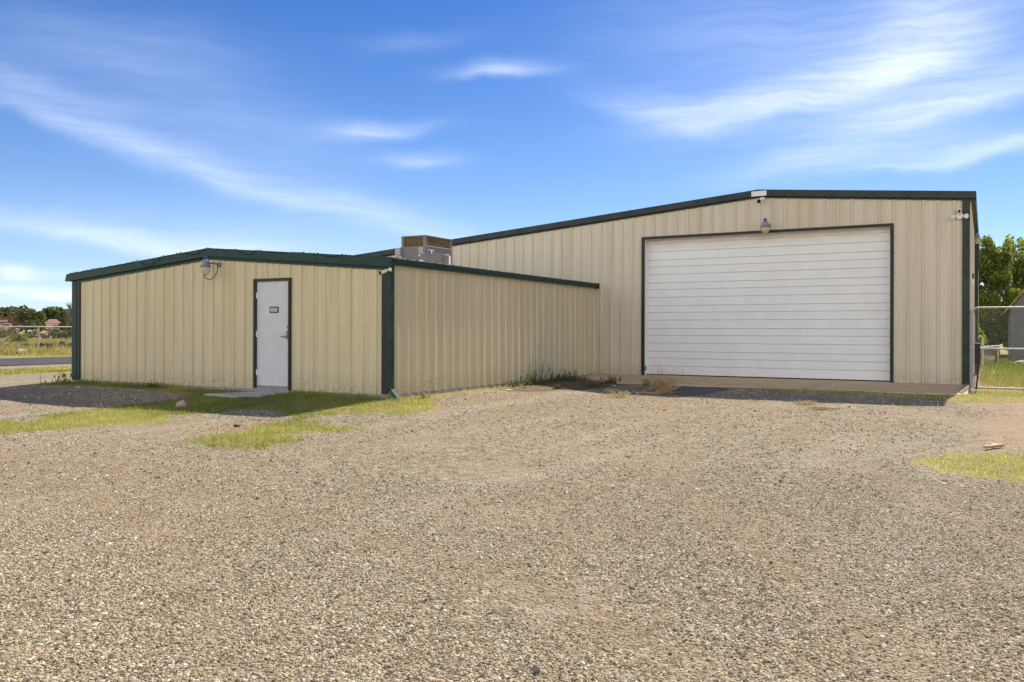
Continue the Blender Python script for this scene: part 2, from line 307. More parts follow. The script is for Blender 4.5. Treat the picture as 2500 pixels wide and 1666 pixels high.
# ------------------------------------------------------------------ mesh helpers
def link(o, parent=None):
    COL.objects.link(o)
    if parent is not None:
        bpy.context.view_layer.update()
        o.parent = parent
        q = parent; mw = Matrix.Translation(q.location)
        while q.parent: q = q.parent
        o.matrix_parent_inverse = WM(parent).inverted()
    return o
_wm = {}
def WM(o): return _wm.get(o.name, Matrix.Identity(4))
def thing(name, label, cat, loc, group=None, kind=None):
    o = bpy.data.objects.new(name, None); COL.objects.link(o); o.location = loc; o.empty_display_size = .2
    _wm[o.name] = Matrix.Translation(Vector(loc)); tag(o, label, cat, group, kind); return o
def tag(o, label=None, cat=None, group=None, kind=None):
    if label: o['label'] = label
    if cat: o['category'] = cat
    if group: o['group'] = group
    if kind: o['kind'] = kind
    return o
class MB:
    def __init__(s): s.v = []; s.f = []; s.mi = []; s.cur = 0
    def add(s, vs, fs):
        b = len(s.v); s.v += [tuple(map(float, q)) for q in vs]
        for f in fs: s.f.append(tuple(b + i for i in f)); s.mi.append(s.cur)
        return s
    def box(s, x0, x1, y0, y1, z0, z1):
        return s.add([(x0, y0, z0), (x1, y0, z0), (x1, y1, z0), (x0, y1, z0), (x0, y0, z1), (x1, y0, z1), (x1, y1, z1), (x0, y1, z1)],
                     [(0, 3, 2, 1), (4, 5, 6, 7), (0, 1, 5, 4), (1, 2, 6, 5), (2, 3, 7, 6), (3, 0, 4, 7)])
    def obox(s, c, ax, ay, az):       # box from centre and three half axis vectors
        c, ax, ay, az = map(Vector, (c, ax, ay, az)); vs = []
        for k in (-1, 1):
            for (i, j) in ((-1, -1), (1, -1), (1, 1), (-1, 1)): vs.append(c + ax * i + ay * j + az * k)
        return s.add(vs, [(0, 3, 2, 1), (4, 5, 6, 7), (0, 1, 5, 4), (1, 2, 6, 5), (2, 3, 7, 6), (3, 0, 4, 7)])
    def prism(s, pts, a, b):          # polygon pts (3D) extruded by vector b - a offsets
        n = len(pts); a = Vector(a); b = Vector(b)
        vs = [Vector(q) + a for q in pts] + [Vector(q) + b for q in pts]
        return s.add(vs, [tuple(range(n))[::-1], tuple(range(n, 2 * n))] + [(i, (i + 1) % n, n + (i + 1) % n, n + i) for i in range(n)])
    def tube(s, path, r, n=8, cap=True):
        path = [Vector(q) for q in path]; rs = r if isinstance(r, (list, tuple)) else [r] * len(path)
        b = len(s.v); prev = None
        for i, q in enumerate(path):
            d = (path[min(i + 1, len(path) - 1)] - path[max(i - 1, 0)]).normalized()
            if prev is None: u = d.orthogonal().normalized()
            else: u = (prev - d * prev.dot(d)).normalized()
            prev = u; w = d.cross(u)
            for k in range(n):
                a = 2 * math.pi * k / n; s.v.append(tuple(q + (u * math.cos(a) + w * math.sin(a)) * rs[i]))
        for i in range(len(path) - 1):
            for k in range(n):
                s.f.append((b + i * n + k, b + i * n + (k + 1) % n, b + (i + 1) * n + (k + 1) % n, b + (i + 1) * n + k)); s.mi.append(s.cur)
        if cap:
            s.f.append(tuple(b + k for k in range(n))[::-1]); s.mi.append(s.cur)
            e = b + (len(path) - 1) * n; s.f.append(tuple(e + k for k in range(n))); s.mi.append(s.cur)
        return s
    def lathe(s, c, prof, n=20, axis=(0, 0, 1)):    # prof: (radius, height) along axis
        ax = Vector(axis).normalized(); u = ax.orthogonal().normalized(); w = ax.cross(u); c = Vector(c); b = len(s.v)
        for (r, h) in prof:
            for k in range(n):
                a = 2 * math.pi * k / n; s.v.append(tuple(c + ax * h + (u * math.cos(a) + w * math.sin(a)) * r))
        for i in range(len(prof) - 1):
            for k in range(n):
                s.f.append((b + i * n + k, b + i * n + (k + 1) % n, b + (i + 1) * n + (k + 1) % n, b + (i + 1) * n + k)); s.mi.append(s.cur)
        s.f.append(tuple(b + k for k in range(n))[::-1]); s.mi.append(s.cur)
        e = b + (len(prof) - 1) * n; s.f.append(tuple(e + k for k in range(n))); s.mi.append(s.cur)
        return s
    def build(s, name, mat, parent=None, smooth=False, bevel=0):
        me = bpy.data.meshes.new(name); me.from_pydata(s.v, [], s.f); mats = mat if isinstance(mat, (list, tuple)) else [mat]
        for m in mats: me.materials.append(m)
        if len(mats) > 1: me.polygons.foreach_set('material_index', s.mi)
        bm = bmesh.new(); bm.from_mesh(me); bmesh.ops.recalc_face_normals(bm, faces=bm.faces); bm.to_mesh(me); bm.free()
        o = bpy.data.objects.new(name, me)
        if parent is not None: _wm[o.name] = Matrix.Identity(4)
        if smooth:
            me.shade_smooth()
            try: me.set_sharp_from_angle(angle=R(40))
            except Exception: pass
        COL.objects.link(o)
        if parent is not None:
            o.parent = parent; o.matrix_parent_inverse = WM(parent).inverted() if parent.type == 'EMPTY' else Matrix.Identity(4)
        if bevel:
            bv = o.modifiers.new('bevel', 'BEVEL'); bv.width = bevel; bv.segments = 2; bv.limit_method = 'ANGLE'
        return o
def copy_tree(o, dv, parent=None):
    c = o.copy(); COL.objects.link(c)
    if parent is None: c.location = Vector(o.location) + Vector(dv)
    else: c.parent = parent
    for ch in list(o.children): copy_tree(ch, dv, c)
    return c
def mesh_np(name, V, F, mat, tint=None, parent=None, smooth=False):
    """V (n,3), F (m,k) fast mesh"""
    me = bpy.data.meshes.new(name); n, m, k = len(V), len(F), F.shape[1]
    me.vertices.add(n); me.vertices.foreach_set('co', np.asarray(V, np.float32).ravel())
    me.loops.add(m * k); me.loops.foreach_set('vertex_index', np.asarray(F, np.int32).ravel())
    me.polygons.add(m); me.polygons.foreach_set('loop_start', np.arange(0, m * k, k, dtype=np.int32)); me.polygons.foreach_set('loop_total', np.full(m, k, np.int32))
    if tint is not None:
        a = me.attributes.new('tint', 'FLOAT', 'POINT'); a.data.foreach_set('value', np.asarray(tint, np.float32))
    me.update(calc_edges=True); me.validate(); me.materials.append(mat)
    if smooth: me.shade_smooth()
    o = bpy.data.objects.new(name, me); COL.objects.link(o)
    if parent is not None: o.parent = parent; o.matrix_parent_inverse = WM(parent).inverted()
    return o

# ------------------------------------------------------------------ terrain
def rect_dist(x, y, r):
    dx = np.maximum(np.maximum(r[0] - x, 0), x - r[1]); dy = np.maximum(np.maximum(r[2] - y, 0), y - r[3]); return np.hypot(dx, dy)
def lown(x, y, sc, seed):
    q = np.random.default_rng(seed); s = 0
    for i in range(9):
        a = q.uniform(0, 2 * np.pi); f = sc * q.uniform(.5, 1.8); s = s + np.sin((x * np.cos(a) + y * np.sin(a)) * f + q.uniform(0, 6.28))
    return s / 4.2
def T(x, y):
    x = np.asarray(x, float); y = np.asarray(y, float)
    a = .14 * np.exp(-(rect_dist(x, y, (-18.58, -9.35, 12.06, 21.2)) / 1.8) ** 2)
    b = .085 * np.exp(-(rect_dist(x, y, (-20, -.3, 19.25, 40)) / 2.5) ** 2)
    yard = np.exp(-(np.maximum(0, np.hypot(x + 6, y - 9) - 17) / 4) ** 2)
    return -.2 + np.maximum(a, b) + yard * (.012 * lown(x, y, 1.1, 3) + .005 * lown(x, y, 4., 4))
def tz(x, y): return float(T(x, y))
def inpoly(x, y, poly):
    c = np.zeros(x.shape, bool); n = len(poly); j = n - 1
    for i in range(n):
        xi, yi = poly[i]; xj, yj = poly[j]
        c ^= ((yi > y) != (yj > y)) & (x < (xj - xi) * (y - yi) / (yj - yi + 1e-12) + xi); j = i
    return c
def pdist(x, y, poly):
    d = np.full(x.shape, 1e9); n = len(poly)
    for i in range(n):
        ax, ay = poly[i]; bx, by = poly[(i + 1) % n]; L = (bx - ax) ** 2 + (by - ay) ** 2 + 1e-9
        u = np.clip(((x - ax) * (bx - ax) + (y - ay) * (by - ay)) / L, 0, 1)
        d = np.minimum(d, np.hypot(x - ax - u * (bx - ax), y - ay - u * (by - ay)))
    return d
def pmask(x, y, poly, soft=.15):
    d = pdist(x, y, poly); d = np.where(inpoly(x, y, poly), d, -d); return np.clip(.5 + d / (2 * soft), 0, 1)
PATCH = {
 'A': [(-18.9, 12.2), (-18.3, 12.0), (-9.35, 12.0), (-9.3, 12.7), (-8.6, 12.4), (-7.94, 11.69), (-7.92, 10.74), (-8.68, 10.46), (-8.98, 9.94), (-8.99, 9.42), (-9.51, 9.6), (-10.2, 10.1), (-10.66, 9.93), (-10.79, 9.36), (-11.05, 8.86), (-11.82, 8.86), (-13.16, 8.79), (-13.3, 9.6), (-13.1, 10.6), (-13.6, 11.3), (-15.6, 11.5), (-17.3, 11.4), (-18.6, 11.2)],
 'B': [(-13.16, 7.89), (-13.1, 8.82), (-11.14, 8.94), (-10.46, 8.18), (-10.9, 7.44), (-11.02, 6.8), (-11.41, 6.05), (-13.4, 5.9), (-13.4, 7.0), (-12.05, 7.35)],
 'C': [(-8.43, 6.88), (-8.72, 7.44), (-8.65, 7.78), (-9.0, 8.53), (-9.13, 9.3), (-8.64, 9.39), (-7.52, 9.07), (-7.48, 8.67), (-7.99, 8.07), (-7.5, 7.9), (-7.26, 7.7), (-7.33, 7.4), (-7.11, 6.86), (-7.58, 6.75)],
 'D': [(-.8, 9.76), (-.3, 10.39), (-.45, 10.77), (-.19, 10.96), (.38, 11.0), (1.6, 10.8), (1.6, 9.0), (.51, 8.85), (.3, 8.88), (-.05, 8.91), (-.4, 9.1)],
 'E': [(-9.4, 12.0), (-9.4, 17.2), (-9.0, 16.4), (-8.8, 15.4), (-8.95, 14.3), (-8.85, 13.1), (-8.44, 11.56)],
 'F': [(-5.2, 19.3), (-.3, 19.3), (-.24, 21.3), (1.6, 21.6), (1.3, 18.9), (.2, 17.7), (-.5, 17.6), (-.78, 17.95), (-2.17, 18.35), (-3.76, 18.5), (-4.93, 18.75)],
}
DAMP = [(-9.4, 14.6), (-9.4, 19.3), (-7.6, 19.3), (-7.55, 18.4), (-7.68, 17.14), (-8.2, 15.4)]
DIRT = [(-.45, 17.2), (.0, 21.3), (8, 21.6), (9, 12.5), (1.5, 11.6), (.39, 11.3), (-.11, 11.66), (-.02, 14.6), (.12, 16.5)]
fx = np.arange(-24, 8.01, .125); fy = np.arange(-1, 27.01, .125)
gx = np.concatenate([-np.geomspace(1500, 24.5, 46), fx, np.geomspace(8.4, 1500, 40)]); gy = np.concatenate([-np.geomspace(1200, 1.4, 34), fy, np.geomspace(27.4, 2500, 48)])
XX, YY = np.meshgrid(gx, gy); x = XX.ravel(); y = YY.ravel(); nx, ny = len(gx), len(gy)
idx = np.arange(nx * ny).reshape(ny, nx)
F = np.stack([idx[:-1, :-1].ravel(), idx[:-1, 1:].ravel(), idx[1:, 1:].ravel(), idx[1:, :-1].ravel()], 1)
gobj = mesh_np('ground', np.stack([x, y, T(x, y)], 1), F, M['ground'], smooth=True); gobj['kind'] = 'structure'
wob = .10 * lown(x, y, 5., 11) + .07 * lown(x, y, 14., 12)
gm = np.zeros(x.shape)
for k, P_ in PATCH.items(): gm = np.maximum(gm, pmask(x, y, P_, .22 if k != 'D' else .3) + wob * (np.abs(pmask(x, y, P_, .6) - .5) < .5))
gm = np.maximum(gm, pmask(x, y, [(-28.9, -20), (-25.5, -20), (-25.9, 17), (-26.6, 30), (-26.8, 60), (-29.5, 60), (-28.4, 18)], .5))
gm = np.maximum(gm, pmask(x, y, [(-21.2, 11.2), (-19.4, 11.9), (-19.2, 14.5), (-21.8, 15)], .5))
fld = np.maximum(np.clip((-x - 40.3) / .6, 0, 1), np.clip((y - 21.6 + .2 * lown(x, y, 3, 5)) / .5, 0, 1) * np.clip((x + .1) / .3, 0, 1))
fld = np.maximum(fld, np.clip((np.hypot(x, y) - 60) / 20, 0, 1))
def pline(x, y, pts, w):
    d = np.full(x.shape, 1e9)
    for (ax, ay), (bx, by) in zip(pts[:-1], pts[1:]):
        L = (bx - ax) ** 2 + (by - ay) ** 2; u = np.clip(((x - ax) * (bx - ax) + (y - ay) * (by - ay)) / L, 0, 1); d = np.minimum(d, np.hypot(x - ax - u * (bx - ax), y - ay - u * (by - ay)))
    return np.exp(-(d / w) ** 2)
TR = [[(-4.2, 19), (-3.3, 15), (-2.0, 11), (-.4, 7.5), (2.5, 3)], [(-6.0, 19), (-5.1, 15), (-3.8, 11), (-2.3, 7.2), (.6, 2)], [(-7.0, 18), (-7.2, 14), (-6.2, 9), (-6.5, 5.5), (-9, 2)], [(-8.2, 17), (-8.1, 13), (-7.0, 8), (-8.2, 4.5), (-11, 2)], [(-12, 4.6), (-7, 4.5), (-4.4, 3.6), (-2.5, 2.2)], [(-12, 5.5), (-6, 5.0), (-2, 3.9), (0, 2.4)]]
def track(x, y): return np.clip(np.max([pline(x, y, p, .17) for p in TR], 0), 0, 1)
trk = track(x + .12 * lown(x, y, 1.2, 71), y)
for nm, arr in (('track', trk), ('grass', gm), ('field', fld), ('dirt', pmask(x, y, DIRT, .35)), ('damp', pmask(x, y, DAMP, .3))):
    a = gobj.data.attributes.new(nm, 'FLOAT', 'POINT'); a.data.foreach_set('value', np.clip(arr, 0, 1).astype(np.float32))

def sheet(name, pts, z, mat, kind='structure', thick=0, parent=None):
    m = MB()
    if thick: m.prism([(a, b, 0) for a, b in pts], (0, 0, z - thick), (0, 0, z))
    else: m.add([(a, b, z) for a, b in pts], [tuple(range(len(pts)))])
    o = m.build(name, mat, parent)
    if kind: o['kind'] = kind
    return o
# road
m = MB(); ys = list(range(-200, 401, 8)); n = len(ys)
for yy in ys: m.v += [(-32.1 - .12 * (yy - 20) * .3, yy, -.178), (-40.3 - .02 * (yy - 24), yy, -.178)]
m.f = [(2 * i, 2 * i + 1, 2 * i + 3, 2 * i + 2) for i in range(n - 1)]; m.mi = [0] * len(m.f)
m.build('road', M['asphalt_road'])['kind'] = 'structure'
# concrete pad in front of the roll door
m = MB(); xs = np.linspace(-9.3, -.31, 40)
top = [(X, 21.165, .0) for X in xs] + [(X, 19.25 + .015 * math.sin(X * 5), -.095) for X in xs[::-1]]
for i in range(39):
    a, b = xs[i], xs[i + 1]; ya, yb = 19.25 + .015 * math.sin(a * 5), 19.25 + .015 * math.sin(b * 5)
    m.add([(a, ya, -.095), (b, yb, -.095), (b, 21.165, 0), (a, 21.165, 0)], [(0, 1, 2, 3)])
    m.add([(a, ya, -.095), (b, yb, -.095), (b, yb, -.4), (a, ya, -.4)], [(0, 3, 2, 1)])
m.add([(-.31, 19.25, -.095), (-.31, 21.165, 0), (-.31, 21.165, -.4), (-.31, 19.25, -.4)], [(0, 3, 2, 1)])
m.build('concrete_pad', M['concrete'])['kind'] = 'structure'
# joints scratched in the pad
m = MB()
for (xa, xb) in ((-3.52, -3.05),):
    m.add([(xa, 19.26, -.0915), (xa + .018, 19.26, -.0915), (xb + .018, 21.0, -.005), (xb, 21.0, -.005)], [(0, 1, 2, 3)])
m.build('pad_joint', M['black_trim'])['kind'] = 'structure'
# strip along the right edge of the pad
m = MB(); m.prism([(-.50, 19.6, -.07), (-.46, 19.6, -.07), (-.33, 21.1, .004), (-.37, 21.1, .004)], (0, 0, -.02), (0, 0, .012)); m.build('pad_edge', M['foundation'])['kind'] = 'structure'
# door step
m = MB(); m.prism([(-13.0, 11.08, 0), (-12.2, 11.02, 0), (-11.68, 11.25, 0), (-11.72, 12.04, 0), (-12.62, 12.04, 0)], (0, 0, -.3), (0, 0, -.05)); m.build('door_step', M['concrete_grey'])['kind'] = 'structure'
# asphalt patch by the pad
ap = [(-6.36, 19.2), (-6.03, 19.24), (-5.7, 19.2), (-5.32, 19.22), (-5.0, 18.9), (-4.93, 18.3), (-5.1, 17.8), (-5.06, 17.3), (-5.3, 16.95), (-5.54, 16.8), (-5.75, 17.3), (-6.05, 17.9), (-6.2, 18.6)]
m = MB(); cx = sum(p[0] for p in ap) / len(ap); cy = sum(p[1] for p in ap) / len(ap)
dense = []
for i in range(len(ap)):
    a, b = ap[i], ap[(i + 1) % len(ap)]
    for k in range(4): dense.append((a[0] + (b[0] - a[0]) * k / 4 + random.uniform(-.05, .05), a[1] + (b[1] - a[1]) * k / 4 + random.uniform(-.05, .03)))
N_ = len(dense); rings = [1, .75, .5, .25]
for r_ in rings:
    for (a, b) in dense:
        X, Y = cx + (a - cx) * r_, cy + (b - cy) * r_; m.v.append((X, Y, tz(X, Y) + (.004 if r_ == 1 else .022)))
m.v.append((cx, cy, tz(cx, cy) + .022))
for k in range(len(rings) - 1):
    for i in range(N_): m.f.append((k * N_ + i, k * N_ + (i + 1) % N_, (k + 1) * N_ + (i + 1) % N_, (k + 1) * N_ + i))
for i in range(N_): m.f.append((3 * N_ + i, 3 * N_ + (i + 1) % N_, 4 * N_))
m.mi = [0] * len(m.f); m.build('asphalt_patch', M['asphalt'])['kind'] = 'structure'

# ------------------------------------------------------------------ ribbed sheet walls
FT = .3048
RIB = [.036]
def rib_profile(a, b, first):
    """(position, height) along a wall from a to b, ribs every foot, two faint pencil ribs between"""
    P_ = []
    k0 = math.floor((a - first) / FT) - 1; k1 = math.ceil((b - first) / FT) + 1
    for k in range(k0, k1):
        c = first + k * FT
        P_ += [(c - .032, 0), (c - .017, RIB[0]), (c + .017, RIB[0]), (c + .032, 0)]
        for q in (.118, .187): P_ += [(c + q - .017, 0), (c + q - .006, .0045), (c + q + .006, .0045), (c + q + .017, 0)]
    P_ = [p for p in P_ if a < p[0] < b]
    ha = 0; return [(a, 0)] + P_ + [(b, 0)]
def ribbed_wall(name, mat, a, b, first, place, top, bottom, holes=(), parent=None):
    """place(s, h, z) -> xyz ; holes: (s0, s1, z1) openings from the floor"""
    prof = rib_profile(a, b, first); ss = [p[0] for p in prof]
    for (h0, h1, z1) in holes:
        for hh in (h0, h1):
            if a < hh < b:
                for e in (-1e-4, 1e-4): ss.append(hh + e)
    ss = sorted(ss); px = [p[0] for p in prof]; ph = [p[1] for p in prof]
    m = MB()
    for s0, s1 in zip(ss[:-1], ss[1:]):
        mid = (s0 + s1) / 2; z0 = bottom
        for (h0, h1, zz) in holes:
            if h0 < mid < h1: z0 = zz
        h_0, h_1 = np.interp(s0, px, ph), np.interp(s1, px, ph)
        zt0, zt1 = top(s0), top(s1)
        m.add([place(s0, h_0, z0), place(s1, h_1, z0), place(s1, h_1, zt1), place(s0, h_0, zt0)], [(0, 1, 2, 3)])
    # screw heads on the ribs' flanks
    m.cur = 1
    for k in range(math.floor((a - first) / FT), math.ceil((b - first) / FT) + 1):
        s = first + k * FT + .055
        if not a + .05 < s < b - .05: continue
        for z in (.12, 1.22, 2.3, 3.4):
            if z > top(s) - .12: continue
            if any(h0 - .05 < s < h1 + .05 and z < zz + .06 for h0, h1, zz in holes): continue
            q0 = place(s - .006, .0, z - .006); q1 = place(s + .006, .007, z + .006)
            m.box(min(q0[0], q1[0]), max(q0[0], q1[0]), min(q0[1], q1[1]), max(q0[1], q1[1]), q0[2], q1[2])
    return m.build(name, [mat, M['wood_old']], parent)

# ------------------------------------------------------------------ main building
YM = 21.169; RX, RZ = -4.9, 4.60            # ridge of the roof plane at the wall
def main_top(X): return RZ - (.0885 * (X - RX) if X > RX else .0849 * (RX - X))
XL, XR = -20.0, -.314
main = thing('warehouse', 'large beige ribbed metal building with a wide white roll-up door and dark trim', 'building', (-7, 28, 0))
DX0, DX1, DZ = -7.971, -1.835, 3.67
rib0 = -9.151
ribbed_wall('wall', M['siding_main'], XL, XR, rib0, lambda s, h, z: (s, YM - h, z), lambda s: main_top(s) - .02, 0.0, [(DX0 + .03, DX1 - .03, DZ - .03)], main)
ribbed_wall('wall', M['siding_main'], YM, 46, YM + .2, lambda s, h, z: (XR + h, s, z), lambda s: main_top(XR) - .02, 0.0, (), main)
ribbed_wall('wall', M['siding_main'], YM, 46, YM + .2, lambda s, h, z: (XL - h, s, z), lambda s: main_top(XL) - .02, 0.0, (), main)
ribbed_wall('wall', M['siding_main'], XL, XR, rib0, lambda s, h, z: (s, 46 + h, z), lambda s: main_top(s) - .02, 0.0, (), main)
m = MB()      # roof of two slopes with standing ribs
for (xa, xb) in ((RX, XR + .05), (RX, XL - .05)):
    za, zb = main_top(RX) + .03, main_top(xb) + .03
    prof = rib_profile(YM - .03, 46.1, YM + .1)
    for (s0, h0), (s1, h1) in zip(prof[:-1], prof[1:]):
        m.add([(xa, s0, za + h0), (xa, s1, za + h1), (xb, s1, zb + h1), (xb, s0, zb + h0)], [(0, 1, 2, 3)])
m.build('roof', M['galv_roof'], main)
# rake trim: sloped fascia box with a narrower recessed flange below it
def rake(parent, mat, pts, y_out, y_in, hgt, flange, name='rake_trim'):
    """pts: (x, z top) along the slope, fascia height hgt, flange height below"""
    m = MB()
    for (x0, z0), (x1, z1) in zip(pts[:-1], pts[1:]):
        m.add([(x0, y_out, z0 - hgt), (x1, y_out, z1 - hgt), (x1, y_out, z1), (x0, y_out, z0)], [(0, 1, 2, 3)])
        m.add([(x0, y_out, z0), (x1, y_out, z1), (x1, y_out + .2, z1 + .004), (x0, y_out + .2, z0 + .004)], [(0, 1, 2, 3)])
        m.add([(x0, y_out, z0 - hgt), (x1, y_out, z1 - hgt), (x1, y_in, z1 - hgt), (x0, y_in, z0 - hgt)], [(3, 2, 1, 0)])
        m.add([(x0, y_in, z0 - hgt - flange), (x1, y_in, z1 - hgt - flange), (x1, y_in, z1 - hgt), (x0, y_in, z0 - hgt)], [(0, 1, 2, 3)])
    for (x0, z0), (x1, z1) in zip(pts[:-1], pts[1:]):       # lapped joints in the fascia
        L = x1 - x0; k = 2.9
        while k < abs(L) - .4:
            u = k / abs(L); X = x0 + L * u; Z = z0 + (z1 - z0) * u; m.box(X - .05, X + .05, y_out - .004, y_out - .001, Z - hgt + .004, Z - .006); k += 3.05
    for (xx, zz) in (pts[0], pts[-1]):
        m.add([(xx, y_out, zz - hgt), (xx, y_in + .02, zz - hgt), (xx, y_in + .02, zz), (xx, y_out, zz)], [(0, 1, 2, 3)])
    return m.build(name, mat, parent)
rake(main, M['green_grey'], [(XL - .1, 3.405), (RX, 4.684), (-.178, 4.268)], YM - .10, YM - .036, .155, .045)
m = MB(); m.box(-.449, -.300, YM - .040, YM - .002, 0, 4.12); m.box(-.313, -.300, YM - .002, YM + .12, 0, 4.05); m.build('corner_trim', M['green_grey'], main)
m = MB(); m.obox((-4.88, YM - .116, 4.577), (.182, 0, .0015), (0, .012, 0), (0, 0, .062)); m.build('ridge_plate', M['white'], main)
# gutter and downspout on the right side
m = MB(); m.prism([(-.312, 0, 4.085), (-.188, 0, 4.085), (-.178, 0, 4.262), (-.19, 0, 4.262), (-.2, 0, 4.10), (-.312, 0, 4.10)], (0, YM - .03, 0), (0, 46, 0)); m.build('gutter', M['green_grey'], main)
m = MB(); m.box(-.295, -.185, 28.5, 28.62, -.1, 4.085); m.build('downspout', M['green_grey'], main)
m = MB(); m.box(-.313, -.24, 23.4, 23.5, 2.47, 2.60); bx = m.build('meter_box', M['dark_bracket'], main)
m = MB(); m.box(-.313, -.235, 23.4, 23.52, 2.31, 2.47); m.build('cover_plate', M['white_plastic'], main)
# roll door opening
m = MB()
m.box(DX0, DX0 + .078, YM - .045, YM + .012, 0, DZ); m.box(DX1 - .078, DX1, YM - .045, YM + .012, 0, DZ); m.box(DX0 + .078, DX1 - .078, YM - .043, YM + .012, DZ - .068, DZ)
m.build('door_frame', M['black_trim'], main)
REC = .17
m = MB(); m.box(DX0 + .05, DX0 + .076, YM + .014, YM + REC + .1, .0, DZ - .02); m.box(DX1 - .076, DX1 - .05, YM + .014, YM + REC + .1, .0, DZ - .02)
m.box(DX0 + .077, DX1 - .077, YM + .014, YM + REC + .1, DZ - .066, DZ - .02); m.build('door_jamb', M['white'], main)
m = MB(); m.box(DX0 + .0765, DX0 + .088, YM + .03, YM + .085, .115, .245); m.build('door_latch', M['dark_bracket'], main)
m = MB(); zz = [0.025]; yy = [0.]
def groove(z, w, d): return [(z - w, 0), (z - w * .45, d), (z + w * .45, d), (z + w, 0)]
prof = [(.03, 0)]
for k in range(6):
    b0 = k * .605 + .03
    marks = [(b0 + q, .0022 , .004) for q in (.055, .10, .145, .275, .32, .365, .475, .52, .562)] + [(b0 + .222,   .009, .0205), (b0 + .425, .009, .0205)]
    if k: marks.append((b0, .009, .021))
    for z, *r_ in sorted((z, w, d) if w > .005 else (z, .006, .0022) for z, w, d in marks): prof += groove(z, *r_)
prof.append((DZ - .03, 0))
for (z0, d0), (z1, d1) in zip(prof[:-1], prof[1:]):
    Y0, Y1 = YM + REC + d0, YM + REC + d1
    m.cur = 1 if max(d0, d1) > .02 else 0  # deep grooves get a darker colour than the door face
    m.add([(DX0 + .06, Y0, z0), (DX1 - .06, Y0, z0), (DX1 - .06, Y1, z1), (DX0 + .06, Y1, z1)], [(0, 1, 2, 3)])
gd = m.build('garage_door', [M['garage_paint'], plain('dark_groove', (.66, .645, .61), .6, .1)], main)
m = MB(); m.box(DX0 + .078, DX1 - .078, YM + REC - .012, YM + REC + .03, .002, .028); m.build('bottom_seal', M['black'], gd)
m = MB(); m.box(DX0 + .05, DX1 - .05, YM, YM + .6, -.05, .0015); m.build('threshold', M['concrete'], main)

# ------------------------------------------------------------------ annex
RIB[0] = .027
YA, XA, XB = 12.056, -9.349, -18.58; AX, AZ = -13.96, 2.80
def annex_top(X): return AZ - .0815 * abs(X - AX)
annex = thing('office_annex', 'low tan ribbed metal annex with green trim and a white personnel door', 'building', (-13.96, 16.6, 0))
PX0, PX1, PZ = -12.697, -11.708, 2.187
ribbed_wall('wall', M['siding_annex'], XB, XA, -9.6303, lambda s, h, z: (s, YA - h, z), lambda s: annex_top(s) - .02, 0.0, [(PX0 + .02, PX1 - .02, PZ - .02)], annex)
ribbed_wall('wall', M['siding_annex'], YA, YM, YA + .26, lambda s, h, z: (XA + h, s, z), lambda s: annex_top(XA) - .02, 0.0, (), annex)
ribbed_wall('wall', M['siding_annex'], YA, YM, YA + .26, lambda s, h, z: (XB - h, s, z), lambda s: annex_top(XB) - .02, 0.0, (), annex)
m = MB()
for (xa, xb) in ((AX, XA + .07), (AX, XB - .07)):
    za, zb = AZ + .03, annex_top(xb) + .045; prof = rib_profile(YA - .03, YM - .01, YA + .15)
    for (s0, h0), (s1, h1) in zip(prof[:-1], prof[1:]):
        m.add([(xa, s0, za + h0), (xa, s1, za + h1), (xb, s1, zb + h1), (xb, s0, zb + h0)], [(0, 1, 2, 3)])
m.build('roof', M['galv_roof'], annex)
m = MB(); m.box(XB + .01, XA - .01, YA - .012, YA + .2, -.4, -.002); m.box(XA - .2, XA + .012, YA + .2, YM, -.4, -.002); m.box(XB - .01, XB + .2, YA + .2, YM, -.4, -.002)
m.build('foundation', M['foundation'], annex)
rake(annex, M['green'], [(XB - .01, 2.478), (AX, 2.858), (XA + .105, 2.478)], YA - .10, YA - .036, .170, .062)
m = MB()
for k in range(0, 31):
    X = -9.6303 - k * FT; z = 2.478 - .17 - .03 + .0825 * min(XA + .105 - X, X - XB + .01)
    m.lathe((X, YA - .035, z), [(.011, 0), (.011, .006), (.005, .009)], 6, (0, -1, 0))
m.build('trim_screws', M['black'], annex)['kind'] = 'stuff'
# left eave: gutter with slanted face
m = MB(); m.prism([(XB - .001, 0, 2.30), (XB - .19, 0, 2.30), (XB - .13, 0, 2.465), (XB - .001, 0, 2.476)], (0, YA - .101, 0), (0, YM - .02, 0)); m.build('gutter', M['green'], annex)
m = MB(); m.box(XB - .012, XB + .155, YA - .041, YA - .003, 0, 2.262); m.build('corner_trim', M['green'], annex)
m = MB(); m.box(XB + .155, XB + .27, YA - .034, YA - .003, 0, 2.262); m.build('corner_strip', M['black_trim'], annex)
m = MB(); m.box(XA - .135, XA + .004, YA - .036, YA - .003, 0.02, 2.27); m.build('corner_trim', M['black_trim'], annex)
# right eave gutter with rolled lip
m = MB(); m.prism([(XA + .036, 0, 2.345), (XA + .125, 0, 2.345), (XA + .150, 0, 2.44), (XA + .150, 0, 2.462), (XA + .128, 0, 2.462), (XA + .110, 0, 2.362), (XA + .036, 0, 2.362)], (0, YA - .02, 0), (0, YM - .04, 0)); m.build('gutter', M['green'], annex)
m = MB(); m.box(XA + .035, XA + .158, YM - .058, YM - .036, 2.335, 2.475); m.build('end_cap', M['black_trim'], annex)
m = MB(); m.box(XA + .006, XA + .092, YA - .055, YA + .045, .10, 2.345); m.box(XA + .004, XA + .094, YA - .057, YA + .047, 1.62, 1.64); dsp = m.build('downspout', M['green'], annex)
m = MB(); m.prism([(XA + .0, YA - .055, .115), (XA + .095, YA - .055, .115), (XA + .24, YA - .055, -.035), (XA + .145, YA - .055, -.035)], (0, 0, 0), (0, .1, 0)); m.build('downspout_outlet', plain('worn_green', (.05, .095, .078), .65, .3, 20., spec=.1), dsp)
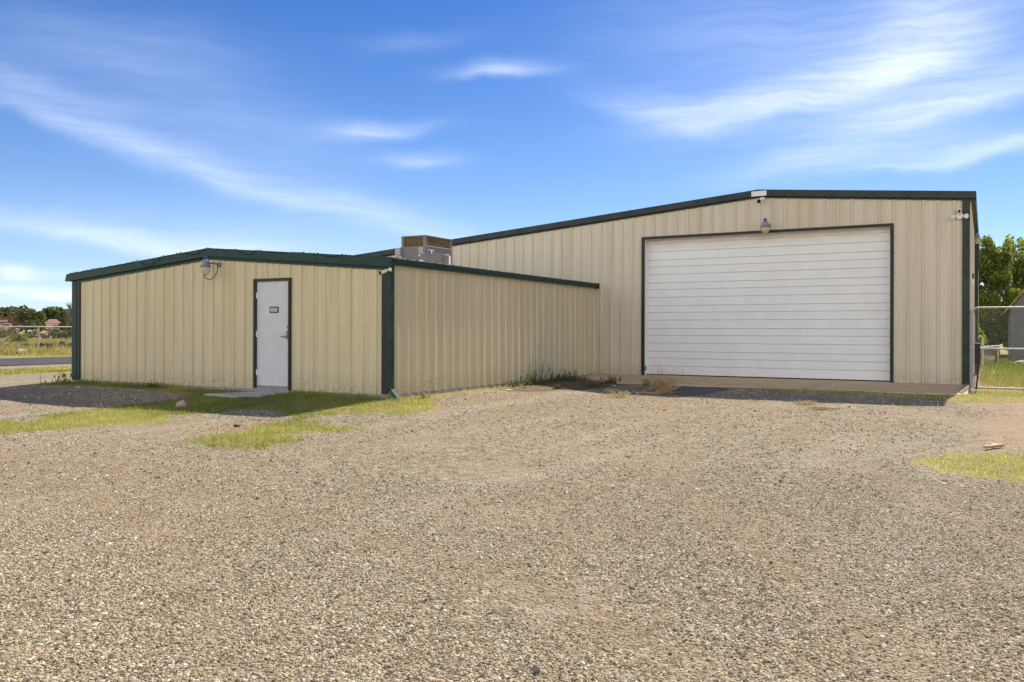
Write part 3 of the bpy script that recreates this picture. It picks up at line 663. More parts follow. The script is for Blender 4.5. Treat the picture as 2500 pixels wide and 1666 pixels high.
# seam and loose cable on the side wall
m = MB(); m.box(XA + .001, XA + .006, 13.524, 13.532, .06, 2.33); m.tube([(XA + .02, 13.53, .24), (XA + .035, 13.45, .20), (XA + .04, 13.36, .17), (XA + .04, 13.28, .19), (XA + .03, 13.24, .215)], .005, 5); m.build('cable', M['dark_bracket'], annex)
# personnel door
m = MB(); m.box(PX0, PX0 + .062, YA - .045, YA + .02, .0, PZ); m.box(PX1 - .05, PX1, YA - .045, YA + .02, .0, PZ); m.box(PX0 + .062, PX1 - .05, YA - .043, YA + .02, PZ - .055, PZ); m.build('door_frame', M['black_trim'], annex)
m = MB(); m.box(PX0 + .06, PX1 - .048, YA - .002, YA + .045, .075, PZ - .052); pd = m.build('door', M['door_white'], annex)
m = MB(); m.box(PX0 + .062, PX1 - .05, YA - .006, YA + .04, .024, .076); m.build('door_sweep', M['grey_metal'], pd)
m = MB(); m.box(PX0 + .03, PX1 - .03, YA - .05, YA + .05, -.1, .024); m.build('sill', M['foundation'], annex)
for z in (1.86, 1.09, .33):
    m = MB(); m.box(PX0 + .056, PX0 + .083, YA - .012, YA - .0015, z - .055, z + .055); m.tube([(PX0 + .062, YA - .016, z - .055), (PX0 + .062, YA - .016, z + .055)], .009, 6); m.build('hinge', M['sticker'], pd)
m = MB(); m.box(-12.285, -12.045, YA - .012, YA - .0025, 1.508, 1.632); sg = m.build('sign_plate', M['dark_bracket'], pd, bevel=.004)
m = MB(); m.box(-12.262, -12.068, YA - .016, YA - .0125, 1.53, 1.61); m.build('sign_insert', plain('grey_insert', (.40, .40, .44), .5, .05), sg)
m = MB(); m.box(-12.47, -11.955, YA - .0035, YA - .0022, 1.40, 1.408); m.box(-11.963, -11.955, YA - .0035, YA - .0022, 1.0, 1.40); m.box(-12.47, -12.463, YA - .0035, YA - .0022, 1.02, 1.40); m.box(-12.47, -11.955, YA - .0035, YA - .0022, .985, .99); m.build('tape_residue', plain('tape_residue', (.66, .60, .48), .7, .3, 30.), pd)
m = MB(); m.lathe((-11.795, YA - .002, 1.235), [(.034, 0), (.034, .012), (.022, .016), (.020, .024)], 16, (0, -1, 0)); m.build('deadbolt', M['steel'], pd, True)
m = MB(); m.box(-11.84, -11.772, YA - .016, YA - .002, .985, 1.165); m.box(-11.83, -11.785, YA - .034, YA - .016, 1.09, 1.155); m.lathe((-11.806, YA - .016, 1.045), [(.030, 0), (.028, .02), (.016, .026), (.016, .045)], 14, (0, -1, 0))
m.tube([(-11.806, YA - .055, 1.045), (-11.86, YA - .06, 1.045), (-11.935, YA - .056, 1.047)], [.012, .011, .009], 8); m.build('door_handle', M['steel'], pd, True)

# ------------------------------------------------------------------ lamps and cameras on the walls
def wall_lamp(loc, wall, label, group, hook=True, kr=.80, kz=.92):
    """loc: centre of the rim; wall: point where the arm meets the wall"""
    L = thing('wall_lamp', label, 'lamp', wall, group); c = Vector(loc); w = Vector(wall); sc_ = lambda pr: [(a * kr, b * kz) for a, b in pr]
    m = MB(); m.lathe(c, sc_([(.142, -.004), (.145, .006), (.115, .028), (.094, .045), (.086, .06), (.083, .135), (.06, .15), (.04, .154)]), 24); m.build('housing', M['grey_metal'], L, True)
    m = MB(); m.lathe(c, sc_([(.046, .154), (.046, .215), (.042, .224), (.02, .228)]), 18); m.build('photocell', M['blue'], L, True)
    m = MB(); m.lathe(c, sc_([(.120, -.004), (.117, -.04), (.113, -.075), (.116, -.08), (.106, -.115), (.088, -.15), (.056, -.175), (.02, -.182)]), 24); m.build('lens', M['lens'], L, True)
    d = (w - c); d.z = 0; dn = d.normalized(); px = c + dn * .075 + Vector((0, 0, .075)); we = Vector((w.x, w.y, c.z + .07))
    m = MB(); m.tube([px, (px + we) / 2 + Vector((0, 0, .012)), we], .021, 10); m.lathe(we, [(.052, 0), (.052, .03), (.035, .04)], 16, tuple(-dn)); m.build('arm', M['grey_metal'], L, True)
    if hook:
        p0 = we - dn * .05
        pts = [p0 + Vector((0, 0, -.02)), p0 - dn * .01 + Vector((0, 0, -.13)), p0 - dn * .06 + Vector((0, 0, -.235)), p0 - dn * .14 + Vector((0, 0, -.305)), p0 - dn * .22 + Vector((0, 0, -.325)), p0 - dn * .30 + Vector((0, 0, -.305)), p0 - dn * .345 + Vector((0, 0, -.265)), p0 - dn * .325 + Vector((0, 0, -.235)), p0 - dn * .295 + Vector((0, 0, -.245))]
        m = MB(); m.tube(pts, [.008] * 7 + [.009, .009], 8); m.build('hook', M['dark_bracket'], L, True)
    return L
G_L = 'dusk-to-dawn lamps on the metal walls'
wall_lamp((-13.70, YA - .36, 2.445), (-13.70, YA - .004, 2.435), 'grey wall lamp with blue cap and curled hook under the annex gable peak', G_L)
wall_lamp((-4.68, YM - .32, 3.720), (-4.68, YM - .004, 3.72), 'grey wall lamp with blue cap above the white roll-up door', G_L, False, .86)
l3 = wall_lamp((-.205, 27.2, 3.84), (-.31, 27.2, 3.84), 'grey wall lamp sticking out of the far side wall near the tree', G_L, False, .70)
def bullet(base, tip, label, rad=.036, mount=(0, 0, .0), body='white_plastic'):
    b = Vector(base); q = Vector(tip); d = (q - b).normalized(); L = (q - b).length
    o = thing('security_camera', label, 'camera', base, 'security cameras on the walls')
    m = MB(); m.lathe(b, [(.03, -.01), (rad, 0), (rad, L * .72), (rad * .98, L * .8)], 18, tuple(d)); m.build('camera_body', M[body], o, True)
    m = MB(); m.lathe(b, [(rad * 1.03, L * .8), (rad * 1.12, L * .82), (rad * 1.12, L), (rad * .8, L + .002)], 18, tuple(d)); m.build('camera_front', M['black'], o, True)
    w = Vector(mount); m = MB(); m.lathe(w, [(.038, 0), (.038, .018), (.022, .03)], 18, tuple((b - w).normalized())); m.tube([w, (w + b) / 2 + Vector((0, 0, .004)), b + d * .02], .018, 8); m.build('camera_mount', M['white_plastic'], o, True)
    return o
bullet((-9.315, YA - .13, 2.236), (-9.385, YA - .225, 2.185), 'cream bullet camera at the top corner of the annex by the downspout', .032, (-9.275, YA - .04, 2.262), 'cream_plastic')
bullet((-4.80, YM - .12, 4.450), (-4.855, YM - .25, 4.36), 'white bullet camera right under the roof ridge of the large building', .042, (-4.775, YM - .037, 4.455))
# floodlight camera
fl = thing('floodlight_camera', 'white floodlight camera with two lamp heads at the right corner of the large building', 'camera', (-.505, YM - .02, 3.75))
m = MB(); m.lathe((-.505, YM - .003, 3.745), [(.082, 0), (.082, .035), (.066, .055), (.03, .06)], 24, (0, -1, 0)); m.build('mount_plate', M['white_plastic'], fl, True)
m = MB(); m.box(-.545, -.465, YM - .14, YM - .05, 3.775, 3.90); cb = m.build('camera_body', M['white_plastic'], fl, bevel=.012)
m = MB(); m.box(-.530, -.480, YM - .146, YM - .138, 3.80, 3.875); m.build('camera_lens', M['black'], cb)
for sx in (-1, 1):
    c0 = Vector((-.505 + sx * .085, YM - .07, 3.735)); dd = Vector((sx * .75, -.6, -.12)).normalized()
    m = MB(); m.lathe(c0, [(.012, -.03), (.022, 0), (.05, .04), (.058, .075), (.05, .085)], 18, tuple(dd)); m.build('lamp_head', M['white_plastic'], fl, True)

# ------------------------------------------------------------------ string of lights along the annex gable
sl = thing('string_light', 'thin dark string of little bulbs sagging along the green gable trim', 'string light', (AX, YA - .11, 2.8))
pts = []; keys = []
xk = [-18.55, -17.6, -16.15, -15.35, -14.75, -13.95, -13.1, -12.55, -11.3, -10.9, -10.35, -9.9]
sag = [.01, .03, .15, .02, .09, .02, .10, .02, .015, .05, .012]
for (a, b), s in zip(zip(xk[:-1], xk[1:]), sag):
    for k in range(9):
        u = k / 9; X = a + (b - a) * u; pts.append((X, YA - .112, 2.866 - .0824 * abs(X - AX) - s * 4 * u * (1 - u) + .006 * math.sin(X * 40)))
m = MB(); m.tube(pts, .004, 5); m.build('wire', M['black'], sl)
b0 = None
for i in range(0, len(pts), 2):
    X, Y, Z = pts[i]; dz = random.uniform(-.004, .02)
    if b0 is None:
        m = MB(); m.lathe((X, Y, Z), [(.004, -.014), (.009, -.006), (.009, .004), (.005, .012)], 8); b0 = m.build('bulb', M['black'], sl); o0 = (X, Y, Z)
    else:
        c = b0.copy(); COL.objects.link(c); c.location = (X - o0[0], Y - o0[1], Z - o0[2] + dz)

# ------------------------------------------------------------------ roof unit
hv = thing('rooftop_air_conditioner', 'boxy brown-grey air conditioning unit standing on the annex roof', 'air conditioner', (-11.95, 16.9, 2.66))
hx0, hx1, hy0, hy1, hz0, hz1 = -12.34, -11.634, 16.4, 17.55, 2.5, 3.452; zc = 3.20
m = MB(); m.box(hx0, hx1, hy0, hy1, hz0, zc); m.box(hx0 + .05, hx1 - .05, hy0 + .05, hy1 - .05, zc, hz1 - .03); m.build('cabinet', M['hvac'], hv)
m = MB()
for (a, b) in ((hx0, hy0), (hx1 - .07, hy0), (hx0, hy1 - .07), (hx1 - .07, hy1 - .07)): m.box(a, a + .07, b, b + .07, zc + .001, hz1 - .025)
m.box(hx0 - .005, hx1 + .005, hy0 - .005, hy1 + .005, hz1 - .025, hz1); m.build('top_frame', M['hvac'], hv)
m = MB(); m.box(hx1 + .002, hx1 + .012, hy0 + .02, hy1 - .02, zc - .012, zc + .012); m.build('edge_strip', M['hvac_light'], hv)
m = MB(); m.box(hx0 + .07, hx1 - .07, hy0 + .035, hy0 + .045, zc + .01, hz1 - .03); g1 = m.build('coil_grille', M['coil_dark'], hv)
m = MB()
k = hx0 + .09
while k < hx1 - .08: m.box(k, k + .013, hy0 + .012, hy0 + .034, zc + .01, hz1 - .03); k += .036
for z in (zc + .06, zc + .125, zc + .19): m.box(hx0 + .07, hx1 - .07, hy0 + .006, hy0 + .011, z, z + .006)
m.build('fins', M['coil'], g1)
m = MB(); m.box(hx1 - .045, hx1 - .035, hy0 + .07, hy1 - .07, zc + .01, hz1 - .03); g2 = m.build('coil_grille', M['coil_dark'], hv)
m = MB(); k = hy0 + .09
while k < hy1 - .08: m.box(hx1 - .034, hx1 - .012, k, k + .013, zc + .01, hz1 - .03); k += .036
for z in (zc + .06, zc + .125, zc + .19): m.box(hx1 - .011, hx1 - .006, hy0 + .07, hy1 - .07, z, z + .006)
m.build('fins', M['coil'], g2)
m = MB(); m.box(hx1 - .19, hx1 - .06, hy0 - .006, hy0 - .001, zc - .20, zc - .03); m.build('service_label', M['hvac_light'], hv)
m = MB(); m.box(hx1 - .18, hx1 - .06, hy0 - .006, hy0 - .001, 2.72, 2.86); m.build('warning_label', M['sticker'], hv)
m = MB(); m.box(hx1 - .19, hx1 - .14, hy0 - .006, hy0 - .001, 2.95, 2.98); m.build('warning_label', M['sticker'], hv)
m = MB(); m.box(hx1 + .011, hx1 + .015, hy1 - .16, hy1 - .08, 2.78, 3.03); m.build('panel_label', M['sticker'], hv)
m = MB(); m.box(hx1 + .001, hx1 + .006, hy0 + .10, hy0 + .36, zc - .10, zc - .085); m.box(hx1 + .001, hx1 + .006, hy0 + .24, hy0 + .28, zc - .17, zc - .0995); m.build('pull_handle', M['sticker'], hv)
m = MB(); m.box(hx1 + .001, hx1 + .012, hy1 - .34, hy1 - .14, 3.041, 3.055); m.build('pull_handle', M['sticker'], hv)
m = MB(); m.box(hx1 + .001, hx1 + .010, hy1 - .36, hy1 - .02, 2.52, 3.04); m.build('access_panel', M['hvac'], hv)
m = MB(); m.box(hx0 - .13, hx0 + .02, hy0 - .09, hy0 - .001, 2.98, 3.17); db = m.build('disconnect_box', M['hvac_light'], hv, bevel=.008)
m = MB(); m.tube([(hx0 - .09, hy0 - .05, 2.98), (hx0 - .09, hy0 - .05, 2.6)], .02, 8); m.tube([(hx0 - .02, hy0 - .05, 2.98), (hx0 - .02, hy0 - .05, 2.6)], .022, 8); m.build('conduit', M['galv'], db, True)

# ------------------------------------------------------------------ chain-link gate on the right
def rounded(x0, x1, z0, z1, y, r):
    P_ = [(x0, y, z0)]
    for k in range(7): a = math.pi - k * math.pi / 12; P_.append((x0 + r + r * math.cos(a), y, z1 - r + r * math.sin(a)))
    for k in range(7): a = math.pi / 2 - k * math.pi / 12; P_.append((x1 - r + r * math.cos(a), y, z1 - r + r * math.sin(a)))
    return P_ + [(x1, y, z0)]
GX0, GX1, GY, GZ0, GZ1 = -.245, 3.35, 21.0, -.05, 1.70
gate = thing('chain_link_gate', 'galvanised tube gate with chain link mesh beside the building corner', 'gate', (1.5, 21, -.12))
m = MB(); m.tube(rounded(GX0, GX1, GZ0, GZ1, GY, .11), .021, 10); m.tube([(GX0, GY, GZ0), (GX1, GY, GZ0)], .021, 10); m.tube([(GX0, GY, .808), (GX1, GY, .80)], .019, 10); m.tube([(1.55, GY, GZ0), (1.55, GY, GZ1)], .017, 10)
m.tube([(GX0 + .045, GY, GZ0), (GX0 + .045, GY, GZ1 - .16)], .007, 6); m.build('gate_frame', M['galv'], gate, True)
def chainlink(name, x0, x1, z0, z1, to3, parent, cell=.075, r=.0016):
    m = MB(); H = z1 - z0; n = int((x1 - x0 + H) / cell) + 1
    for sgn in (1, -1):
        for i in range(n):
            s = x0 - H + i * cell + (0 if sgn == 1 else 0)
            a0, a1 = s, s + H; za, zb = (z0, z1) if sgn == 1 else (z1, z0)
            if a0 < x0: za = za + (zb - za) * (x0 - a0) / H; a0 = x0
            if a1 > x1: zb = za + (zb - za) * (x1 - a0) / (a1 - a0); a1 = x1
            if a1 - a0 < .01: continue
            m.tube([to3(a0, za, sgn * .002), to3(a1, zb, sgn * .002)], r, 4, False)
    return m.build(name, M['galv'], parent)
chainlink('mesh', GX0 + .03, GX1 - .03, GZ0 + .02, GZ1 - .03, lambda a, z, o: (a, GY + o, z), gate)
m = MB(); m.box(GX0 + .045, GX0 + .15, GY - .055, GY - .022, .46, .925); m.build('lock_box', M['black'], gate, bevel=.006)
m = MB(); m.tube([(GX0 + .125, GY - .04, .46), (GX0 + .075, GY - .05, -.09)], .016, 8); m.build('drop_rod', M['black'], gate)
gp = thing('gate_post', 'thin galvanised post standing between the building corner and the gate', 'post', (-.285, 21.06, -.1))
m = MB(); m.tube([(-.283, 21.03, -.3), (-.283, 21.03, 1.66)], .014, 8); m.build('post', M['galv'], gp, True)
m = MB(); m.box(-.285, -.24, 21.0, 21.02, 1.5, 1.53); m.build('hinge', M['galv'], gp)
m = MB(); m.box(-.285, -.24, 21.0, 21.02, .2, .23); m.build('hinge', M['galv'], gp)

# ------------------------------------------------------------------ vegetation helpers
def blades(name, xy, h, w, mat, tint, lean=.5, kind='stuff', z=None, parent=None, droop=.35):
    n = len(xy); x, y = xy[:, 0], xy[:, 1]; z = T(x, y) - .004 if z is None else z
    h = np.broadcast_to(h, n) * rng.uniform(.55, 1.3, n); w = np.broadcast_to(w, n) * rng.uniform(.7, 1.3, n)
    a = rng.uniform(0, 2 * np.pi, n); L = np.abs(rng.normal(0, lean, n)); fa = rng.uniform(0, 2 * np.pi, n)
    dx, dy = np.cos(a), np.sin(a); sx, sy = np.cos(fa) * w / 2, np.sin(fa) * w / 2
    m1 = .55; up1 = h * m1; out1 = h * L * .35; up2 = h * (1 - droop * np.minimum(L, 1)); out2 = h * L
    V = np.empty((n, 5, 3))
    V[:, 0] = np.stack([x - sx, y - sy, z], 1); V[:, 1] = np.stack([x + sx, y + sy, z], 1)
    V[:, 2] = np.stack([x + dx * out1 + sx * .8, y + dy * out1 + sy * .8, z + up1], 1); V[:, 3] = np.stack([x + dx * out1 - sx * .8, y + dy * out1 - sy * .8, z + up1], 1)
    V[:, 4] = np.stack([x + dx * out2, y + dy * out2, z + up2], 1)
    b = np.arange(n)[:, None] * 5
    Fq = b + np.array([[0, 1, 2]]); Ft = np.concatenate([Fq, b + np.array([[0, 2, 3]]), b + np.array([[3, 2, 4]])])
    o = mesh_np(name, V.reshape(-1, 3), Ft, mat, np.repeat(np.clip(tint, 0, 1), 5), parent)
    if kind: o['kind'] = kind
    return o
def scatter(poly, dens, soft=.15, wobble=.3):
    P_ = np.array(poly); lo, hi = P_.min(0) - .2, P_.max(0) + .2; n = int(dens * (hi - lo).prod()); q = rng.uniform(lo, hi, (n, 2))
    k = pmask(q[:, 0], q[:, 1], poly, soft * 1.6) + wobble * (.5 * lown(q[:, 0], q[:, 1], 5., 21) + .7 * lown(q[:, 0], q[:, 1], 14., 22) + .5 * lown(q[:, 0], q[:, 1], 34., 23)) * .8
    return q[k > rng.uniform(.35, .85, n)]
def gt(q, base, amp=.25, seed=31): return base + amp * lown(q[:, 0], q[:, 1], 2.0, seed) + rng.normal(0, .14, len(q))
qs = []; ts = []
for key, dens, base in (('A', 1700, .16), ('B', 1500, .44), ('C', 1700, .40), ('D', 1200, .76), ('E', 600, .72), ('F', 700, .62)):
    q = scatter(PATCH[key], dens); b = gt(q, base, .22)
    if key == 'A': b = b - .0 + .25 * np.clip((q[:, 0] + 9.8) / 1.2, 0, 1) + .12 * np.clip((9.6 - q[:, 1]), 0, 1)  # shade is put into the tint of patch A, lifting towards its sunlit edges
    if key == 'E':
        kk = rng.random(len(q)) < np.clip(.75 + .5 * lown(q[:, 0], q[:, 1], 3, 77), .1, 1); q = q[kk]; b = b[kk]
    keep = ~(inpoly(q[:, 0], q[:, 1], [(-12.95, 11.12), (-11.74, 11.2), (-11.74, 12.1), (-12.6, 12.1)])) & ~((q[:, 1] > 12.03) & (q[:, 0] < -9.35)) & ~((q[:, 0] < -.3) & (q[:, 1] > 19.24) & (q[:, 0] > -9.3)) & ~((q[:, 0] < -9.34) & (q[:, 1] > 12))
    qs.append(q[keep]); ts.append(b[keep])
q = np.concatenate(qs); tt = np.concatenate(ts)
o = blades('grass', q, .040 * (1 + .45 * lown(q[:, 0], q[:, 1], 9., 55)).clip(.4, 2) * np.where(rng.random(len(q)) < .05, 2.3, 1.), .0065, M['grass'], tt, .8); tag(o, 'short patchy grass growing through the gravel yard', 'grass')
# taller tufts right against the annex wall and the step
q = np.stack([rng.uniform(-18.4, -9.4, 1500), 12.0 - np.abs(rng.normal(0, .10, 1500))], 1); q = q[(lown(q[:, 0], q[:, 1] * 0, 3, 8) > -.35) & ~((q[:, 0] > -13.0) & (q[:, 0] < -11.6))]
o = blades('wall_grass', q, .12, .007, M['grass'], gt(q, .22), .55); tag(o, 'taller grass fringe along the foot of the annex wall', 'grass')
# verge strip, lawn behind the gate and the field across the road
P_ = [(-28.8, 8), (-25.6, 8), (-25.9, 17), (-26.4, 26), (-28.9, 26), (-28.4, 18)]
q = scatter(P_, 260, .5); o = blades('verge_grass', q, .10, .02, M['grass'], gt(q, .36), .7); tag(o, 'green grass strip between the gravel and the road', 'grass')
q = np.concatenate([scatter([(-.15, 21.4), (6, 21.4), (8, 46), (-.15, 46)], 190, .3)]); base = np.clip(.85 - (q[:, 1] - 22) * .055, .18, .9)
o = blades('lawn', q, np.where(q[:, 1] < 23, .10, .17), .016, M['lawn'], gt(q, base, .15), .6); tag(o, 'uneven lawn behind the chain link gate', 'grass')
def sector(n, d0, d1, u0, u1):
    d = np.sqrt(rng.uniform(d0 * d0, d1 * d1, n)); u = rng.uniform(u0, u1, n)
    X = d * math.sin(YAW) + d * u * math.cos(YAW); Y = d * math.cos(YAW) - d * u * math.sin(YAW); return np.stack([X, Y], 1)
q = sector(26000, 44, 90, -.72, -.46); q = q[q[:, 0] < -40.6]; k = lown(q[:, 0], q[:, 1], .5, 41)
o = blades('field_grass', q, np.clip(.16 + .022 * (-q[:, 0] - 41), .16, .55), .035, M['field'], gt(q, .55 + .3 * k, .15), .5); tag(o, 'tall yellow grass in the field across the road', 'grass')

def leaf_cloud(blobs, n, size, elong=1.7, up=.25, shell=.6):
    """random diamond leaves filling ellipsoid blobs (cx,cy,cz,rx,ry,rz)"""
    B = np.array(blobs, float); wgt = (B[:, 3] * B[:, 4] * B[:, 5]) ** .8; which = rng.choice(len(B), n, p=wgt / wgt.sum()); b = B[which]
    d = rng.normal(size=(n, 3)); d /= np.linalg.norm(d, axis=1)[:, None]; r = rng.uniform(0, 1, n) ** (1 / 3) * (1 - shell) + shell * rng.uniform(.55, 1.08, n)
    c = b[:, :3] + d * r[:, None] * b[:, 3:6]
    nrm = rng.normal(size=(n, 3)); nrm[:, 2] += up; nrm /= np.linalg.norm(nrm, axis=1)[:, None]
    a = np.cross(nrm, rng.normal(size=(n, 3))); a /= np.linalg.norm(a, axis=1)[:, None]; e = np.cross(nrm, a)
    s = size * rng.uniform(.6, 1.35, n)[:, None]
    V = np.stack([c - a * s * elong / 2, c + e * s / 2 + nrm * s * .12, c + a * s * elong / 2, c - e * s / 2 + nrm * s * .12], 1).reshape(-1, 3)
    return V, np.arange(n * 4).reshape(-1, 4), which
def limb_set(m, base, top, r, n, spread, sub=3):
    """trunk that forks into limbs"""
    b = Vector(base); t_ = Vector(top); k = b + (t_ - b) * .42
    m.tube([b, b + (t_ - b) * .2 + Vector((random.uniform(-.05, .05) * spread, 0, 0)), k], [r, r * .85, r * .7], 8)
    for i in range(n):
        a = 2 * math.pi * i / n + random.uniform(-.4, .4); L = (t_ - k).length
        e = k + Vector((math.cos(a) * spread * random.uniform(.4, 1), math.sin(a) * spread * random.uniform(.4, 1), L * random.uniform(.6, 1)))
        mid = k + (e - k) * .5 + Vector((math.cos(a) * spread * .15, math.sin(a) * spread * .15, -.05 * L)); m.tube([k, mid, e], [r * .5, r * .33, r * .12], 6)
        for j in range(sub):
            s = mid + (e - mid) * random.uniform(0, .8); v = Vector((random.uniform(-1, 1), random.uniform(-1, 1), random.uniform(.1, 1))).normalized() * spread * .5
            m.tube([s, s + v * .5 + Vector((0, 0, .05)), s + v], [r * .22, r * .14, r * .05], 5)
def sprigs(B, k, rx, ry, z0, z1, seed):
    q = random.Random(seed); return B + [(q.uniform(-rx, rx), q.uniform(-ry, ry), q.uniform(z0, z1), .24, .24, .34) for _ in range(k)]
def tree(name, label, cat, base, H, crown, n, size, mat, bark='bark', r=.16, limbs=6, spread=1.6, group=None, tintb=.45, up=.25):
    o = thing(name, label, cat, base, group); B = [(base[0] + c[0], base[1] + c[1], base[2] + c[2], *c[3:6]) for c in crown]
    V, F_, w = leaf_cloud(B, n, size, up=up); tb = rng.uniform(-.18, .18, len(B))[w] + tintb + rng.normal(0, .2, n)
    mesh_np('crown', V, F_, M[mat], np.repeat(np.clip(tb, 0, 1), 4), o)
    m = MB(); limb_set(m, base, (base[0], base[1], base[2] + H), r, limbs, spread); m.build('trunk', M[bark], o, True)
    return o
def blobs(n, rx, ry, z0, z1, br, seed):
    q = random.Random(seed); L = []
    for i in range(n):
        a = q.uniform(0, 6.283); rr = math.sqrt(q.random()); z = q.uniform(z0, z1); f = 1 - .45 * max(0, (z - (z0 + z1) / 2) / ((z1 - z0) / 2 + 1e-6))
        s = br * q.uniform(.6, 1.35); L.append((math.cos(a) * rr * rx * f, math.sin(a) * rr * ry * f, z, s, s, s * q.uniform(.7, 1.0)))
    return L
# broadleaf trees behind the gate
def at(u, d, z=-.2): return (d * math.sin(YAW) + d * u * math.cos(YAW), d * math.cos(YAW) - d * u * math.sin(YAW), z)
U = lambda px: (px - 1250) / 2047.7
tree('broadleaf_tree', 'tall leafy green tree right behind the corner of the large building', 'tree', at(U(2418), 47), 6.0, sprigs(blobs(46, 1.35, 1.3, .3, 5.8, .58, 1), 14, .9, .8, 5.6, 6.55, 81), 17000, .115, 'leaf_right', r=.13, spread=1.0)
tree('broadleaf_tree', 'broad leafy green tree standing behind the grey shed', 'tree', at(U(2525), 50), 6.6, sprigs(blobs(58, 2.0, 1.6, .3, 6.1, .74, 2), 22, 1.7, 1., 5.6, 6.9, 82), 22000, .12, 'leaf_right', r=.18, spread=1.6)
tree('broadleaf_tree', 'leafy green tree farther right behind the shed, mostly outside the picture', 'tree', at(U(2680), 50), 6.0, blobs(34, 2.2, 1.8, .4, 5.8, .85, 3), 9000, .14, 'leaf_right', r=.18, spread=2.0)
tree('hedge_bush', 'dark shaded bush filling the space under the trees behind the gate', 'shrub', at(U(2440), 51.5), 2.4, blobs(26, 2.6, .8, .3, 2.6, .6, 6), 9000, .13, 'leaf_right', 'twig', r=.06, spread=1.6, limbs=9, tintb=.2)
tree('shrub', 'small bright green shrub behind the cream pipe', 'shrub', (-.30, 42.3, -.2), 1.7, [(-.25, 0, 1.35, .42, .4, .55), (.0, .1, 1.0, .4, .4, .5), (-.15, 0, .6, .4, .4, .5)], 1100, .10, 'leaf_bright', r=.03, spread=.3, limbs=4, tintb=.4)
# grey shed
shed = thing('garden_shed', 'grey boarded shed with a brown edged gable roof behind the gate', 'shed', (2.6, 45.5, -.2))
sx0, sx1, sy0, sy1, se, sr = .98, 4.2, 44.2, 47.6, 2.22, 4.3; sm = (sx0 + sx1) / 2
m = MB()
k = sx0
while k < sx1 - .01:
    e = min(k + .2, sx1); zt = lambda X: se + (sr - se) * (1 - abs(X - sm) / (sm - sx0)); m.prism([(k + .006, sy0, -.3), (e - .006, sy0, -.3), (e - .006, sy0, zt(e)), (k + .006, sy0, zt(k))], (0, 0, 0), (0, .02, 0)); k = e
m.prism([(sx0, 0, -.3), (sx1, 0, -.3), (sx1, 0, se), (sm, 0, sr), (sx0, 0, se)], (0, sy0 + .012, 0), (0, sy1, 0)); m.box(sx0 - .02, sx1 + .02, sy0 - .025, sy0 - .002, se - .05, se + .05)
m.build('wall', M['shed_grey'], shed)
m = MB(); a = Vector((sx0 - .28, 0, se - .22)); b = Vector((sm, 0, sr + .14)); c_ = Vector((sx1 + .28, 0, se - .22)); up_ = Vector((0, 0, .06))
for p_, q_ in ((a, b), (b, c_)): m.prism([p_, q_, q_ + up_, p_ + up_], (0, sy0 - .28, 0), (0, sy1 + .2, 0))
m.build('roof', M['shed_grey'], shed)
m = MB()
for p_, q_ in ((a, b), (b, c_)): m.prism([p_ - up_ * .6, q_ - up_ * .6, q_ + up_, p_ + up_], (0, sy0 - .305, 0), (0, sy0 - .283, 0))
m.build('roof_edge', M['shed_edge'], shed)
# pale wooden hutch
hb = thing('wooden_hutch', 'pale wooden hutch with an open upper half standing on the lawn', 'hutch', (.2, 40.4, -.2))
bx0, bx1, by0, by1, bz0, bz1 = -.14, .50, 40.2, 40.75, -.2, .52
m = MB(); m.box(bx0 + .10, bx1 - .14, by0 + .01, by0 + .03, bz0, .19); m.build('front_panel', M['wood_pale'], hb)
m = MB(); m.box(bx0 + .02, bx1 - .02, by1 - .03, by1, bz0, bz1); m.box(bx0, bx0 + .02, by0 + .02, by1, bz0, bz1); m.box(bx1 - .02, bx1, by0 + .02, by1, bz0, bz1); m.build('side_panel', M['wood_pale'], hb)
for a in (bx0, bx1 - .07): m = MB(); m.box(a, a + .07, by0 - .03, by0 + .008, bz0, bz1); m.build('leg', M['wood_pale'], hb)
m = MB(); m.prism([(bx0 - .08, by0 - .1, bz1), (bx1 + .1, by0 - .1, bz1 + .075), (bx1 + .1, by0 - .1, bz1 + .11), (bx0 - .08, by0 - .1, bz1 + .035)], (0, 0, 0), (0, .8, 0)); m.build('roof', M['white'], hb)
# gooseneck pipe
gp_ = thing('gooseneck_pipe', 'cream gooseneck pipe bent over beside the building', 'pipe', (-.1, 35.5, -.2))
P_ = [(-.262, 35.46, .15), (-.26, 35.46, .80)]
for k in range(9): a = math.pi - k * math.pi / 8; P_.append((-.165 + .085 * math.cos(a), 35.5, .90 + .12 * math.sin(a)))
m = MB(); m.tube(P_, .032, 10); m.build('bent_tube', M['pipe'], gp_, True)
m = MB(); m.tube([(-.08, 35.5, .93), (-.085, 35.5, .75), (-.09, 35.5, .55), (-.085, 35.5, -.35)], [.04, .062, .05, .045], 12); m.build('standpipe', M['pipe'], gp_, True)
m = MB(); m.tube([(-.27, 35.3, .02), (-.2, 35.2, .03), (-.13, 35.1, -.05), (-.10, 35.05, -.25)], .022, 8); m.build('hose', M['pipe'], gp_, True)

